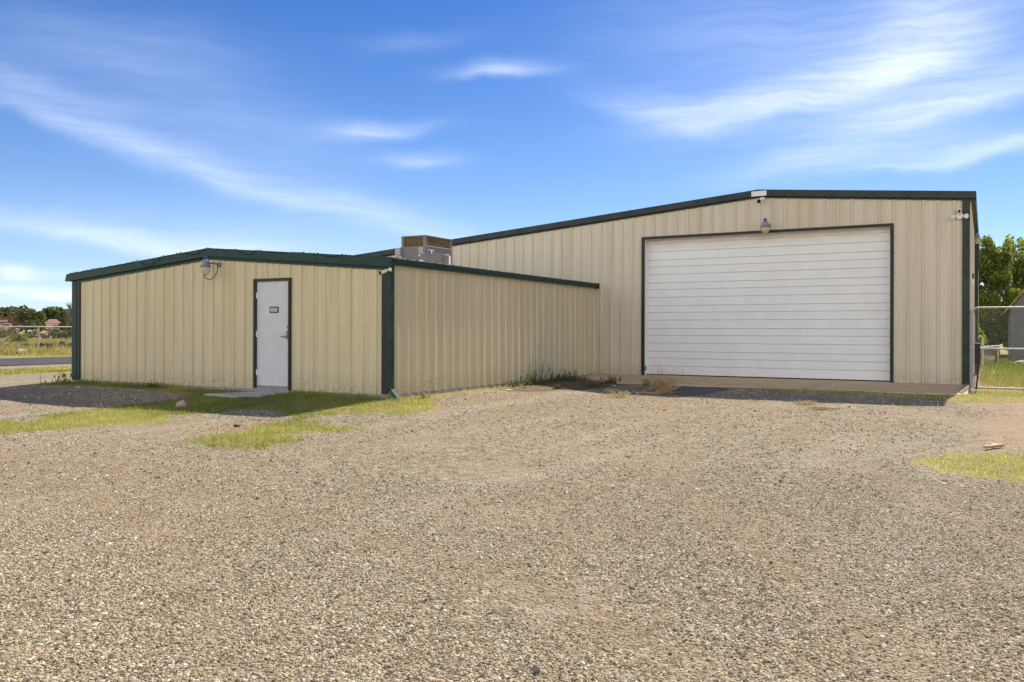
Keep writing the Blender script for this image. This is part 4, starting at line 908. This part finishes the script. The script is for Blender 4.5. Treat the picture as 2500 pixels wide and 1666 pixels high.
def rock(name, label, c, s, mat, seed, cat='stone', group=None, hole=None, flat=1.):
    bm = bmesh.new(); bmesh.ops.create_icosphere(bm, subdivisions=3, radius=1); q = random.Random(seed)
    pl = [(Vector((q.uniform(-1, 1), q.uniform(-1, 1), q.uniform(-.6, 1))).normalized(), q.uniform(.55, .9)) for _ in range(11)]
    for v in bm.verts:
        for n_, d_ in pl:
            e = v.co.dot(n_) - d_
            if e > 0: v.co -= n_ * e * .85
        v.co = Vector((v.co.x * s[0], v.co.y * s[1], v.co.z * s[2]))
    me = bpy.data.meshes.new(name); bm.to_mesh(me); bm.free(); me.materials.append(M[mat]); o = bpy.data.objects.new(name, me); COL.objects.link(o); o.location = c
    tag(o, label, cat, group); return o
bo = rock('boulder', 'rounded pale brown boulder with a dark hollow at the lawn edge', (1.35, 38.6, -.16), (.46, .32, .26), 'pale_rock', 3)
m = MB(); m.lathe((1.14, 38.29, -.07), [(.085, 0), (.085, .02), (.04, .025)], 16, (0, -1, 0)); hl = m.build('hollow', M['black'], None); hl.parent = bo; hl.matrix_parent_inverse = Matrix.Translation(Vector((1.35, 38.6, -.16))).inverted()
# ------------------------------------------------------------------ small things on the yard
rock('rock', 'pinkish rock lying in the shaded grass by the door step', (-12.14, 9.86, -.13), (.125, .10, .115), 'pale_rock', 12)
rock('rock', 'dark pebble sized rock in the gravel near the lower left', (-1.77, 2.62, -.195), (.028, .018, .014), 'grey_rock', 5)
rock('rock', 'grey angular rock in the gravel at the bottom centre', (-1.56, 2.97, -.185), (.022, .018, .02), 'grey_rock', 6)
rock('rock', 'white rock by the roadside under the fence', (-47.6, 27.75, -.1), (.42, .35, .22), 'white_rock', 8)
can = MB(); can.tube([(-9.19, 8.34, -.178), (-9.165, 8.345, -.174), (-9.13, 8.355, -.176), (-9.10, 8.365, -.174)], [.012, .024, .015, .022], 10); tag(can.build('crushed_can', M['red'], None, True), 'crushed red can lying at the edge of the sunlit grass', 'can')
m = MB(); m.obox((.09, 11.38, -.175), (.09, .16, 0), (.022, -.012, 0), (0, 0, .012)); tag(m.build('wood_stick', M['plank'], None), 'short sawn wood stick lying on the bare soil at right', 'stick')
m = MB()
for k in range(6): a, b = random.uniform(-.05, .05), random.uniform(-.04, .04); m.add([(.06 + a * .6, 11.47 + b * .5, -.185), (.10 + a * .6, 11.475 + b * .5, -.165), (.09 + a * .6, 11.51 + b * .5, -.162 + k * .002), (.05 + a * .6, 11.505 + b * .5, -.18)], [(0, 1, 2, 3)])
tag(m.build('paper_scrap', M['paper'], None), 'crumpled white paper scrap behind the wood stick', 'litter')
def scrap(x_, y_, s, label, mat='paper'):
    m = MB(); z = tz(x_, y_) + .012
    for k in range(3): m.add([(x_ + random.uniform(-s, s), y_ + random.uniform(-s, s), z + random.uniform(0, .02)) for _ in range(4)], [(0, 1, 2, 3)])
    tag(m.build('scrap', M[mat], None), label, 'litter')
scrap(-7.6, 18.3, .07, 'small white scrap on the dark soil near the pad')
scrap(-8.65, 15.2, .09, 'pale scrap at the end of the yellow grass by the annex wall')
scrap(-17.0, 11.15, .08, 'white scrap in the shaded grass near the left end of the annex')
scrap(.35, 17.4, .05, 'tiny white scrap on the soil in front of the gate')
def dry_tuft(name, label, c, n, L, mat, arc=.5, flat=.3, r=.004, cat='dry grass', seed=1, group=None):
    q = random.Random(seed); o = thing(name, label, cat, c, group); m = MB(); c = Vector(c)
    for i in range(n):
        a = q.uniform(0, 6.283); l = L * q.uniform(.4, 1.1); h = l * q.uniform(.05, 1) * (1 - flat); d = Vector((math.cos(a), math.sin(a), 0))
        s = c + Vector((q.gauss(0, .04), q.gauss(0, .04), 0)) * (L / .3)
        m.tube([s, s + d * l * .3 + Vector((0, 0, h * .6)), s + d * l * .65 + Vector((0, 0, h)), s + d * l + Vector((0, 0, h * (1 - arc)))], [r, r, r * .8, r * .4], 4)
    m.build('stems', M[mat], o); return o
dry_tuft('straw_tuft', 'small bright straw tuft at the shadow edge left of the tumbleweed', (-6.5, 15.95, -.18), 46, .36, 'straw', .4, .45, .0045, seed=4)
dry_tuft('straw_tuft', 'flat straw tuft on sunlit gravel in front of the roll-up door', (-2.95, 16.35, -.175), 40, .30, 'straw', .8, .8, .004, seed=5)
dry_tuft('straw_tuft', 'thin flattened straw patch nearest the camera by the roll-up door', (-2.5, 15.5, -.185), 50, .32, 'straw_dull', .9, .92, .004, seed=6)
tw = thing('tumbleweed', 'dried tan tumbleweed of curved stems lying by the asphalt patch', 'tumbleweed', (-6.15, 17.5, -.16))
m = MB(); q = random.Random(9)
for i in range(150):
    a = q.uniform(0, 6.283); e = q.uniform(-.1, 1.3); l = q.uniform(.28, .55); d = Vector((math.cos(a) * math.cos(e), math.sin(a) * math.cos(e), math.sin(e) * .8)); c = Vector((-6.15 + q.gauss(0, .13), 17.5 + q.gauss(0, .13), -.12 + abs(q.gauss(0, .08)))); cv = Vector((q.uniform(-.2, .2), q.uniform(-.2, .2), q.uniform(-.05, .2)))
    m.tube([c, c + d * l * .5 + cv * .4, c + d * l + cv], [.0035, .003, .0012], 4)
for i in range(16):
    s = Vector((-6.5 + q.uniform(0, .25), 16.95 + q.uniform(-.18, .25), -.14)); L = q.uniform(.45, 1.0); h = q.uniform(.03, .34); w = q.uniform(-.1, .3)
    m.tube([s, s + Vector((L * .35, .02, -.015)), s + Vector((L * .72, w * .5, h * .35)), s + Vector((L, w, h))], [.0055, .0055, .0045, .0018], 5)
for i in range(8):
    s = Vector((-6.05 + q.uniform(-.3, .2), 17.5 + q.uniform(-.1, .2), -.12)); L = q.uniform(.3, .55)
    m.tube([s, s + Vector((.10 + .1 * L, 0, L * .45)), s + Vector((.34 * L + .1, .05, L * .95)), s + Vector((.1, .05, L * 1.15))], [.006, .005, .004, .0015], 5)
m.build('stems', M['straw_dull'], tw)
twg = MB(); twg.tube([(-2.60, 11.35, -.19), (-2.52, 11.85, -.17), (-2.35, 12.15, -.175), (-2.1, 12.0, -.185)], [.006, .006, .005, .003], 5); tag(twg.build('twig', M['straw'], None), 'thin bent straw coloured twig on the gravel before the roll-up door', 'twig')
# weeds along the annex wall and the pad
def weed(label, c, H, n, spread, seed, mat='grass_dark', leaf=.035, group='weeds along the annex wall and pad', per=26, top=.35):
    q = random.Random(seed); o = thing('weed', label, 'weed', c, group); m = MB(); c = Vector(c); LV = []; RB = []
    for i in range(n):
        a = q.uniform(0, 6.283); h = H * (q.uniform(.75, 1.) if q.random() < top else q.uniform(.15, .6)); l = h * q.uniform(.1, .75)
        b = c + Vector((q.gauss(0, .35) * spread, q.gauss(0, .75) * spread, -.01)); d = Vector((math.cos(a) * l * .7, math.sin(a) * l, h))
        RB.append(b); mid = b + d * .5 + Vector((q.uniform(-.02, .02), q.uniform(-.04, .04), .08 * h)); m.tube([b, mid, b + d], [.004, .003, .0012], 4)
        for k in range(per):
            u = q.uniform(.02, 1); p_ = (b + (mid - b) * u * 2) if u < .5 else (mid + (b + d - mid) * (u - .5) * 2); w = (.10 * h + .008) * (1.1 - u)
            LV.append((p_.x, p_.y, p_.z, w, w, w * .8))
    RB.sort(key=lambda v: v.y); m.tube([v - Vector((0, 0, .004)) for v in RB], .006, 4)      # creeping root that carries the stems
    V, F_, w = leaf_cloud(LV, len(LV) * 1, leaf, 2.6); mesh_np('leaves', V, F_, M[mat], np.repeat(rng.uniform(0, 1, len(F_)), 4), o)
    m.build('stem', M['grass_dark'], o); return o
weed('tall thin two stalked weed against the annex side wall', (-9.02, 16.75, -.06), .58, 4, .14, 1, per=16, leaf=.026, top=.6)
weed('feathery dark weed, the tallest along the annex side wall', (-9.05, 17.55, -.06), .58, 15, .26, 2, leaf=.016, per=22, top=.4)
weed('bushy dark weed right of the feathery tall one', (-9.03, 18.35, -.06), .34, 22, .26, 3, leaf=.02, per=16)
weed('bushy dark weed nearest the inner corner of the two buildings', (-9.0, 18.95, -.06), .36, 18, .22, 4, leaf=.02, per=16)
weed('low dark weed patch at the left end of the weed row', (-9.1, 16.1, -.06), .18, 40, .34, 5, leaf=.022, per=9)
weed('low dark weed between the tall stalks and the feathery weed', (-9.1, 17.15, -.06), .26, 50, .36, 6, leaf=.022, per=9)
weed('low spreading weed under the bushy pair', (-9.05, 18.6, -.06), .22, 50, .40, 17, leaf=.022, per=9)
weed('low weed tuft on the pad at the inner corner', (-8.75, 19.1, -.08), .15, 26, .16, 7, leaf=.02, per=8)
weed('dark weed tuft left of the roll-up door in front of the pad', (-8.0, 19.15, -.11), .22, 44, .20, 8, leaf=.022, per=9)
weed('small weed tuft just left of the tumbleweed', (-7.05, 19.1, -.11), .18, 26, .10, 9, leaf=.02, per=8)
weed('small weed tuft behind the tumbleweed', (-6.7, 19.2, -.11), .13, 20, .08, 10, leaf=.02, per=8)
weed('small green weed alone on the dark soil', (-8.2, 16.65, -.11), .15, 26, .12, 11, leaf=.024, per=8)
weed('brownish weed clump on the dark soil before the pad', (-7.95, 17.9, -.12), .11, 36, .28, 12, leaf=.02, per=7)
weed('scraggly weed at the left corner of the annex', (-18.95, 12.0, -.07), .46, 16, .30, 13, leaf=.026, per=12)
weed('dark low weed at the foot of the annex front wall', (-15.55, 11.85, -.07), .18, 30, .16, 14, leaf=.024, per=9)
weed('green weed at the right edge before the gate', (.78, 19.8, -.14), .22, 20, .12, 15, leaf=.026, per=9)
weed('yellow green tuft of grass beside the downspout outlet', (-9.0, 12.6, -.09), .16, 40, .22, 16, 'grass', .018, per=6)

# ------------------------------------------------------------------ across the road
fx_ = -53.5
fe = thing('chain_link_fence', 'long chain link fence with a pale top rail across the road', 'fence', (fx_, 32.3, -.2))
m = MB(); m.tube([(fx_, 2, 1.37), (fx_, 80, 1.37)], .045, 8); m.build('top_rail', M['galv_far'], fe, True)
p0 = None
for k in range(-4, 6):
    if p0 is None: m = MB(); m.tube([(fx_, 32.3 - 20, -.3), (fx_, 32.3 - 20, 1.36)], .05, 8); p0 = m.build('fence_post', M['galv_far'], fe, True)
    else: c = p0.copy(); COL.objects.link(c); c.location = (0, 5. * (k + 4), 0)
chainlink('mesh', 22, 46, -.15, 1.34, lambda a, z, o: (fx_ + o, a, z), fe, .13, .0018)
# weathered fence posts beyond
for (px, d, h, ln, lab) in ((117, 132, 1.7, .25, 'dark leaning wooden post in the far field'), (63, 132, 1.5, .0, 'upright wooden post beside the mesquite trunk'), (145, 135, 1.6, 0, 'thin wooden post near the right bush of the far field')):
    b = at(U(px), d); m = MB(); m.tube([b, (b[0] + ln * h * .4, b[1] + ln * h * .2, b[2] + h * .55), (b[0] + ln * h * .7, b[1] + ln * h * .4, b[2] + h)], [.17 if ln else .1, .15 if ln else .09, .13 if ln else .08], 8)
    tag(m.build('wooden_post', M['wood_old'], None), lab, 'post', 'old posts in the far field')
r_ = at(U(118), 160); 
# open rusty shed with red boards and a car under it
o = thing('rusty_shed', 'long low shed with a rusty roof and faded red boards in the far field', 'shed', at(U(-20), 168))
ey = Vector(at(U(60), 1, 0)).normalized(); ex = Vector((ey.y, -ey.x, 0)); CA = .865     # the far things face the yard
def ob(m, u0, u1, d0, d1, z0, z1, D=None):
    c0 = Vector(at(U((u0 + u1) / 2), d0, (z0 + z1) / 2)); hw = (U(u1) - U(u0)) / 2 * d0 * CA; dl = (d1 - d0) / 2
    m.obox(c0 + ey * dl, ex * hw, ey * dl, Vector((0, 0, (z1 - z0) / 2))); return m
ob(MB(), -140, 57, 170, 178, 2.9, 3.9).build('roof', M['rust'], o); ob(MB(), -140, 52, 168.6, 168.9, 2.3, 2.75).build('fascia', M['rust'], o)
ob(MB(), -140, 18, 168.2, 168.5, 2.75, 3.2).build('roof_edge', M['white_rock'], o)
ob(MB(), -140, 46, 172, 172.3, -.3, 1.1).build('wall', M['red_boards'], o)
for px in (-60, 14, 46): ob(MB(), px, px + 2.0, 169.5, 169.8, -.3, 2.9).build('shed_post', M['wood_old'], o)
# parked car, roof and windows above the fence rail
def car(label, px0, px1, d):
    W_ = (U(px1) - U(px0)) * d * CA; c = Vector(at(U((px0 + px1) / 2), d)); o = thing('parked_car', label, 'car', c)
    prof = [(-.5, .35), (-.5, .85), (-.34, 1.0), (-.22, 1.45), (.12, 1.5), (.30, 1.05), (.48, .9), (.5, .35)]
    lf = 1.0
    P_ = [c + ex * (a * W_) + Vector((0, 0, b * 1.72 + .05)) for a, b in prof]; m = MB(); m.prism(P_, tuple(-ey * .9), tuple(ey * .9)); m.build('body', M['car_white'], o)
    P_ = [c + ex * (a * W_) + Vector((0, 0, b * 1.72 + .05)) for a, b in [(-.30, 1.05), (-.2, 1.40), (.10, 1.44), (.24, 1.07)]]; m = MB(); m.prism(P_, tuple(-ey * .93), tuple(ey * .93)); m.build('window', M['glass_dark'], o)
    for a in (-.3, .3):
        for s in (-.8, .8): m = MB(); m.lathe(c + ex * (a * W_) + ey * s + Vector((0, 0, .36)), [(.36, -.1), (.36, .1)], 16, tuple(ey)); m.build('wheel', M['rubber'], o)
car('white car parked under the rusty shed, only its pale top showing', -14, 47, 162)
# pink house
o = thing('pink_house', 'small pink house with a reddish brown roof far across the field', 'house', at(U(130), 300))
ob(MB(), 112, 147, 300, 308, -.5, 3.6).build('wall', M['pink_wall'], o)
c = Vector(at(U(129), 304, 0)); hw = (U(149) - U(109)) / 2 * 304 * CA
m = MB(); A_ = [c - ex * hw - ey * 5, c + ex * hw - ey * 5, c + ex * hw + ey * 5, c - ex * hw + ey * 5]; B_ = [c - ex * hw * .45, c + ex * hw * .45]
m.add([tuple(v + Vector((0, 0, 3.6))) for v in A_] + [tuple(v + Vector((0, 0, 5.1))) for v in B_], [(0, 1, 5, 4), (1, 2, 5), (2, 3, 4, 5), (3, 0, 4), (0, 3, 2, 1)]); m.build('roof', M['roof_tile'], o)
for px in (130.5, 137.5):
    f_ = ob(MB(), px - .4, px + 5.9, 299.7, 299.95, 1.5, 3.1).build('window', M['white'], o); ob(MB(), px, px + 5.4, 299.6, 299.69, 1.65, 2.95).build('pane', M['glass_dark'], f_)
ob(MB(), 103, 147, 200, 200.4, 1.0, 1.35).build('low_wall', M['rust'], None); lw = bpy.data.objects['low_wall']; lw.name = 'rusty_beam'; tag(lw, 'long rusty horizontal beam in front of the pink house', 'beam')
# trees of the far field
def fart(px, d, H, W_, n, label, seed, mat='leaf_far', size=.5, z0=.12, tintb=.45, bark='bark', name='far_tree', group='dark green trees beyond the far field'):
    return tree(name, label, 'tree', at(U(px), d), H * .9, blobs(24, W_ / 2, W_ / 3, H * z0 + 1, H * .86, H * .17, seed), n, size, mat, bark, r=H * .03, spread=W_ / 3, limbs=6, group=group, tintb=tintb)
fart(-40, 225, 8.0, 9, 3000, 'dark green tree at the left edge beyond the rusty shed', 21)
fart(20, 215, 8.0, 8.5, 3200, 'dense dark green tree right above the rusty shed roof', 22)
fart(62, 222, 7.9, 7.5, 3000, 'dark green tree between the shed roof and the mesquite', 23)
fart(88, 260, 6.5, 7, 1800, 'lower pale green tree in the gap left of the pink house', 24, tintb=.6)
fart(118, 330, 11.2, 9, 2600, 'dark green tree directly behind the pink house', 25, size=.7)
fart(140, 340, 11.0, 9, 2600, 'dark green tree right behind the pink house roof corner', 26, size=.7)
fart(185, 330, 10.6, 12, 2200, 'dark green tree close to the annex corner in the distance', 27, size=.7)
fart(225, 300, 9, 14, 1500, 'far green tree hidden behind the left end of the annex', 28, size=.7)
# mesquites
def mesq(px, d, H, W_, n, label, seed, z0, lean, sz=.2):
    b = at(U(px), d); o = thing('mesquite_tree', label, 'tree', b, 'brownish mesquite trees in the field'); q = random.Random(seed); m = MB(); bv = Vector(b)
    k = bv + ex * lean + Vector((0, 0, H * .42)); m.tube([bv, bv + ex * lean * .6 + Vector((0, 0, H * .2)), k], [.24, .2, .17], 8); L = []
    for i in range(30):
        a = q.uniform(0, 6.283); e = k + ex * math.cos(a) * W_ / 2 * q.uniform(.3, 1) + ey * math.sin(a) * W_ / 2 * q.uniform(.3, 1) + Vector((0, 0, H * q.uniform(.02, .55))); mid = k + (e - k) * .5 + Vector((0, 0, .2)); m.tube([k - Vector((0, 0, q.uniform(0, .6))), mid, e], [.09, .05, .015], 5)
        L.append((e.x, e.y, e.z, W_ * .14, W_ * .14, H * .085)); L.append((mid.x, mid.y, mid.z + .2, W_ * .1, W_ * .1, H * .06))
    V, F_, w = leaf_cloud(L, n, sz, 2.2); mesh_np('crown', V, F_, M['leaf_mesquite'], np.repeat(rng.uniform(0, 1, n), 4), o); m.build('trunk', M['bark'], o, True)
mesq(70, 130, 4.6, 4.6, 3000, 'brownish mesquite with a forked dark trunk left of the pink house', 31, .4, -.5, .17)
mesq(163, 128, 4.4, 2.4, 1700, 'dull brown mesquite just left of the bare tree', 32, .3, .1, .17)
# bare tree near the annex corner
b = at(U(170), 120); o = thing('bare_tree', 'leafless grey brown tree rising beside the left corner of the annex', 'tree', b); bv = Vector(b); m = MB(); q = random.Random(5)
m.tube([bv, bv + Vector((0, 0, 2.2)), bv - ex * .1 + Vector((0, 0, 4.6))], [.3, .2, .08], 8); tw_ = MB()
for i in range(60):
    z = q.uniform(1.0, 5.2); a = q.uniform(0, 6.283); l = q.uniform(.5, 1.5) * (1 - (z - 1) / 8); s = bv + Vector((0, 0, z * .85)); d = ex * math.cos(a) * .55 + ey * math.sin(a) * .55 + Vector((0, 0, q.uniform(.7, 1.6)))
    m.tube([s, s + d * l * .6, s + d * l * 1.1 + ex * q.uniform(-.1, .1)], [.055, .035, .012], 5)
    for j in range(5):
        s2 = s + d * l * q.uniform(.3, 1); v = (ex * q.uniform(-1, 1) + ey * q.uniform(-1, 1) + Vector((0, 0, q.uniform(0, 1.3)))) * .5; tw_.tube([s2, s2 + v], [.02, .008], 4, False)
m.build('trunk', M['twig'], o, True); tw_.build('twigs', M['twig'], o)
# field shrubs
def fshrub(px, d, H, W_, n, label, seed, mat, sz=.14, tb=.5, group='shrubs in the field across the road'):
    tree('field_shrub', label, 'shrub', at(U(px), d), H * .8, blobs(9, W_ / 2, W_ / 2, H * .2, H * .75, H * .26, seed), n, sz, mat, 'twig', r=.03, spread=W_ / 3, limbs=5, group=group, tintb=tb)
fshrub(42, 66, 1.4, 1.1, 700, 'bright green shrub in the grass behind the fence', 41, 'lawn', .10, .25)
fshrub(8, 57, .8, 2.0, 900, 'pinkish dry brush at the foot of the fence, leftmost in view', 42, 'leaf_brush', .10, .9)
fshrub(70, 56, .5, 1.4, 600, 'low brown brush left of the fence post', 43, 'leaf_brush', .09, .6)
fshrub(112, 55.5, .55, 1.3, 600, 'low dark brush right of the fence post', 44, 'leaf_brush', .09, .2)
fshrub(148, 56, .7, 1.6, 700, 'low dull brush near the annex corner beyond the road', 45, 'leaf_brush', .09, .5)
fshrub(10, 100, 2.2, 4, 1300, 'grey brown brush in front of the red boards', 46, 'leaf_brush', .16, .8)
fshrub(160, 112, 2.4, 3.2, 1300, 'grey green bush under the bare tree', 47, 'leaf_far', .18, .6)
fshrub(132, 118, 1.3, 4, 900, 'low brown brush around the leaning post', 48, 'leaf_brush', .16, .6)
fshrub(90, 118, 1.3, 3.5, 900, 'low brown brush right of the mesquite trunk', 49, 'leaf_brush', .16, .5)

# ------------------------------------------------------------------ loose gravel stones
def near_stones():
    F1 = sector(900000, 2.4, 11, -.75, .75); d = F1[:, 0] * math.sin(YAW) + F1[:, 1] * math.cos(YAW)
    k = rng.random(len(F1)) < np.clip(1.1 - (d - 3.4) / 5.2, .05, 1) * np.clip((11 - d) / 2, 0, 1); F1 = F1[k]
    F2 = sector(90000, 7, 19, -.75, .72)
    q = np.concatenate([F1, F2]); s = np.concatenate([rng.lognormal(math.log(.0041), .36, len(F1)), rng.lognormal(math.log(.0066), .36, len(F2))])
    x, y = q[:, 0], q[:, 1]; bad = (x < -9.3) & (y > 11.95) | (y > 19.1) | (pmask(x, y, DIRT, .4) > rng.uniform(.2, 1.1, len(x))) | (pmask(x, y, DAMP, .4) > rng.uniform(.1, .7, len(x)))
    for k, P_ in PATCH.items(): bad |= pmask(x, y, P_, .2) > rng.uniform(.25, .9, len(x))
    bad |= lown(x, y, .8, 61) * .55 + lown(x, y, 2.6, 62) * .45 > rng.uniform(.0, .7, len(x))
    bad |= (x > -6.4) & (x < -4.9) & (y > 16.8)
    bad |= track(x + .12 * lown(x, y, 1.2, 71), y) * .75 > rng.uniform(.1, 1.2, len(x))
    return q[~bad], s[~bad]
q, s = near_stones()
me = bpy.data.meshes.new('gravel'); me.vertices.add(len(q)); z = T(q[:, 0], q[:, 1]) + s * .22
me.vertices.foreach_set('co', np.stack([q[:, 0], q[:, 1], z], 1).astype(np.float32).ravel())
a = me.attributes.new('size', 'FLOAT_VECTOR', 'POINT'); a.data.foreach_set('vector', (np.stack([s * rng.uniform(.8, 1.35, len(s)), s * rng.uniform(.75, 1.1, len(s)), s * rng.uniform(.5, .85, len(s))], 1)).astype(np.float32).ravel())
a = me.attributes.new('turn', 'FLOAT_VECTOR', 'POINT'); a.data.foreach_set('vector', np.stack([rng.normal(0, .35, len(s)), rng.normal(0, .35, len(s)), rng.uniform(0, 6.283, len(s))], 1).astype(np.float32).ravel())
grv = bpy.data.objects.new('gravel', me); COL.objects.link(grv); tag(grv, 'loose pale gravel stones covering the yard', 'gravel', kind='stuff')
ng = bpy.data.node_groups.new('gravel_stones', 'GeometryNodeTree'); ng.interface.new_socket('Geometry', in_out='INPUT', socket_type='NodeSocketGeometry'); ng.interface.new_socket('Geometry', in_out='OUTPUT', socket_type='NodeSocketGeometry')
N = ng.nodes; Lk = ng.links; gi = N.new('NodeGroupInput'); go = N.new('NodeGroupOutput'); join = N.new('GeometryNodeJoinGeometry')
for i in range(6):
    ico = N.new('GeometryNodeMeshIcoSphere'); ico.inputs['Radius'].default_value = 1; ico.inputs['Subdivisions'].default_value = 2
    ps = N.new('GeometryNodeInputPosition'); nz = N.new('ShaderNodeTexNoise'); nz.inputs['Scale'].default_value = 1.1; nz.inputs['Detail'].default_value = 1
    ad = N.new('ShaderNodeVectorMath'); ad.operation = 'ADD'; ad.inputs[1].default_value = (i * 7.3, i * 3.1, i * 5.7); Lk.new(ps.outputs[0], ad.inputs[0]); Lk.new(ad.outputs[0], nz.inputs['Vector'])
    sb = N.new('ShaderNodeVectorMath'); sb.operation = 'SUBTRACT'; sb.inputs[1].default_value = (.5, .5, .5); Lk.new(nz.outputs['Color'], sb.inputs[0])
    sc = N.new('ShaderNodeVectorMath'); sc.operation = 'SCALE'; sc.inputs['Scale'].default_value = 1.3; Lk.new(sb.outputs[0], sc.inputs[0])
    sp = N.new('GeometryNodeSetPosition'); Lk.new(ico.outputs[0], sp.inputs['Geometry']); Lk.new(sc.outputs[0], sp.inputs['Offset'])
    g2i = N.new('GeometryNodeGeometryToInstance'); Lk.new(sp.outputs[0], g2i.inputs[0]); Lk.new(g2i.outputs[0], join.inputs[0])
iop = N.new('GeometryNodeInstanceOnPoints'); Lk.new(gi.outputs[0], iop.inputs['Points']); Lk.new(join.outputs[0], iop.inputs['Instance']); iop.inputs['Pick Instance'].default_value = True
rv = N.new('FunctionNodeRandomValue'); rv.data_type = 'INT'; rv.inputs['Min'].default_value = 0; rv.inputs['Max'].default_value = 5
for so_ in rv.outputs:
    if so_.enabled and so_.type == 'INT': Lk.new(so_, iop.inputs['Instance Index'])
for i_ in rv.inputs:
    if i_.type == 'INT' and i_.name == 'Min': i_.default_value = 0
    if i_.type == 'INT' and i_.name == 'Max': i_.default_value = 5
def nattr(nm):
    n_ = N.new('GeometryNodeInputNamedAttribute'); n_.data_type = 'FLOAT_VECTOR'; n_.inputs['Name'].default_value = nm
    return [s_ for s_ in n_.outputs if s_.enabled][0]
Lk.new(nattr('size'), iop.inputs['Scale'])
e2r = N.new('FunctionNodeEulerToRotation'); Lk.new(nattr('turn'), e2r.inputs[0]); Lk.new(e2r.outputs[0], iop.inputs['Rotation'])
sm_ = N.new('GeometryNodeSetMaterial'); sm_.inputs['Material'].default_value = M['pebble']; Lk.new(iop.outputs[0], sm_.inputs[0]); Lk.new(sm_.outputs[0], go.inputs[0])
me.materials.append(M['pebble'])
md = grv.modifiers.new('stones', 'NODES'); md.node_group = ng
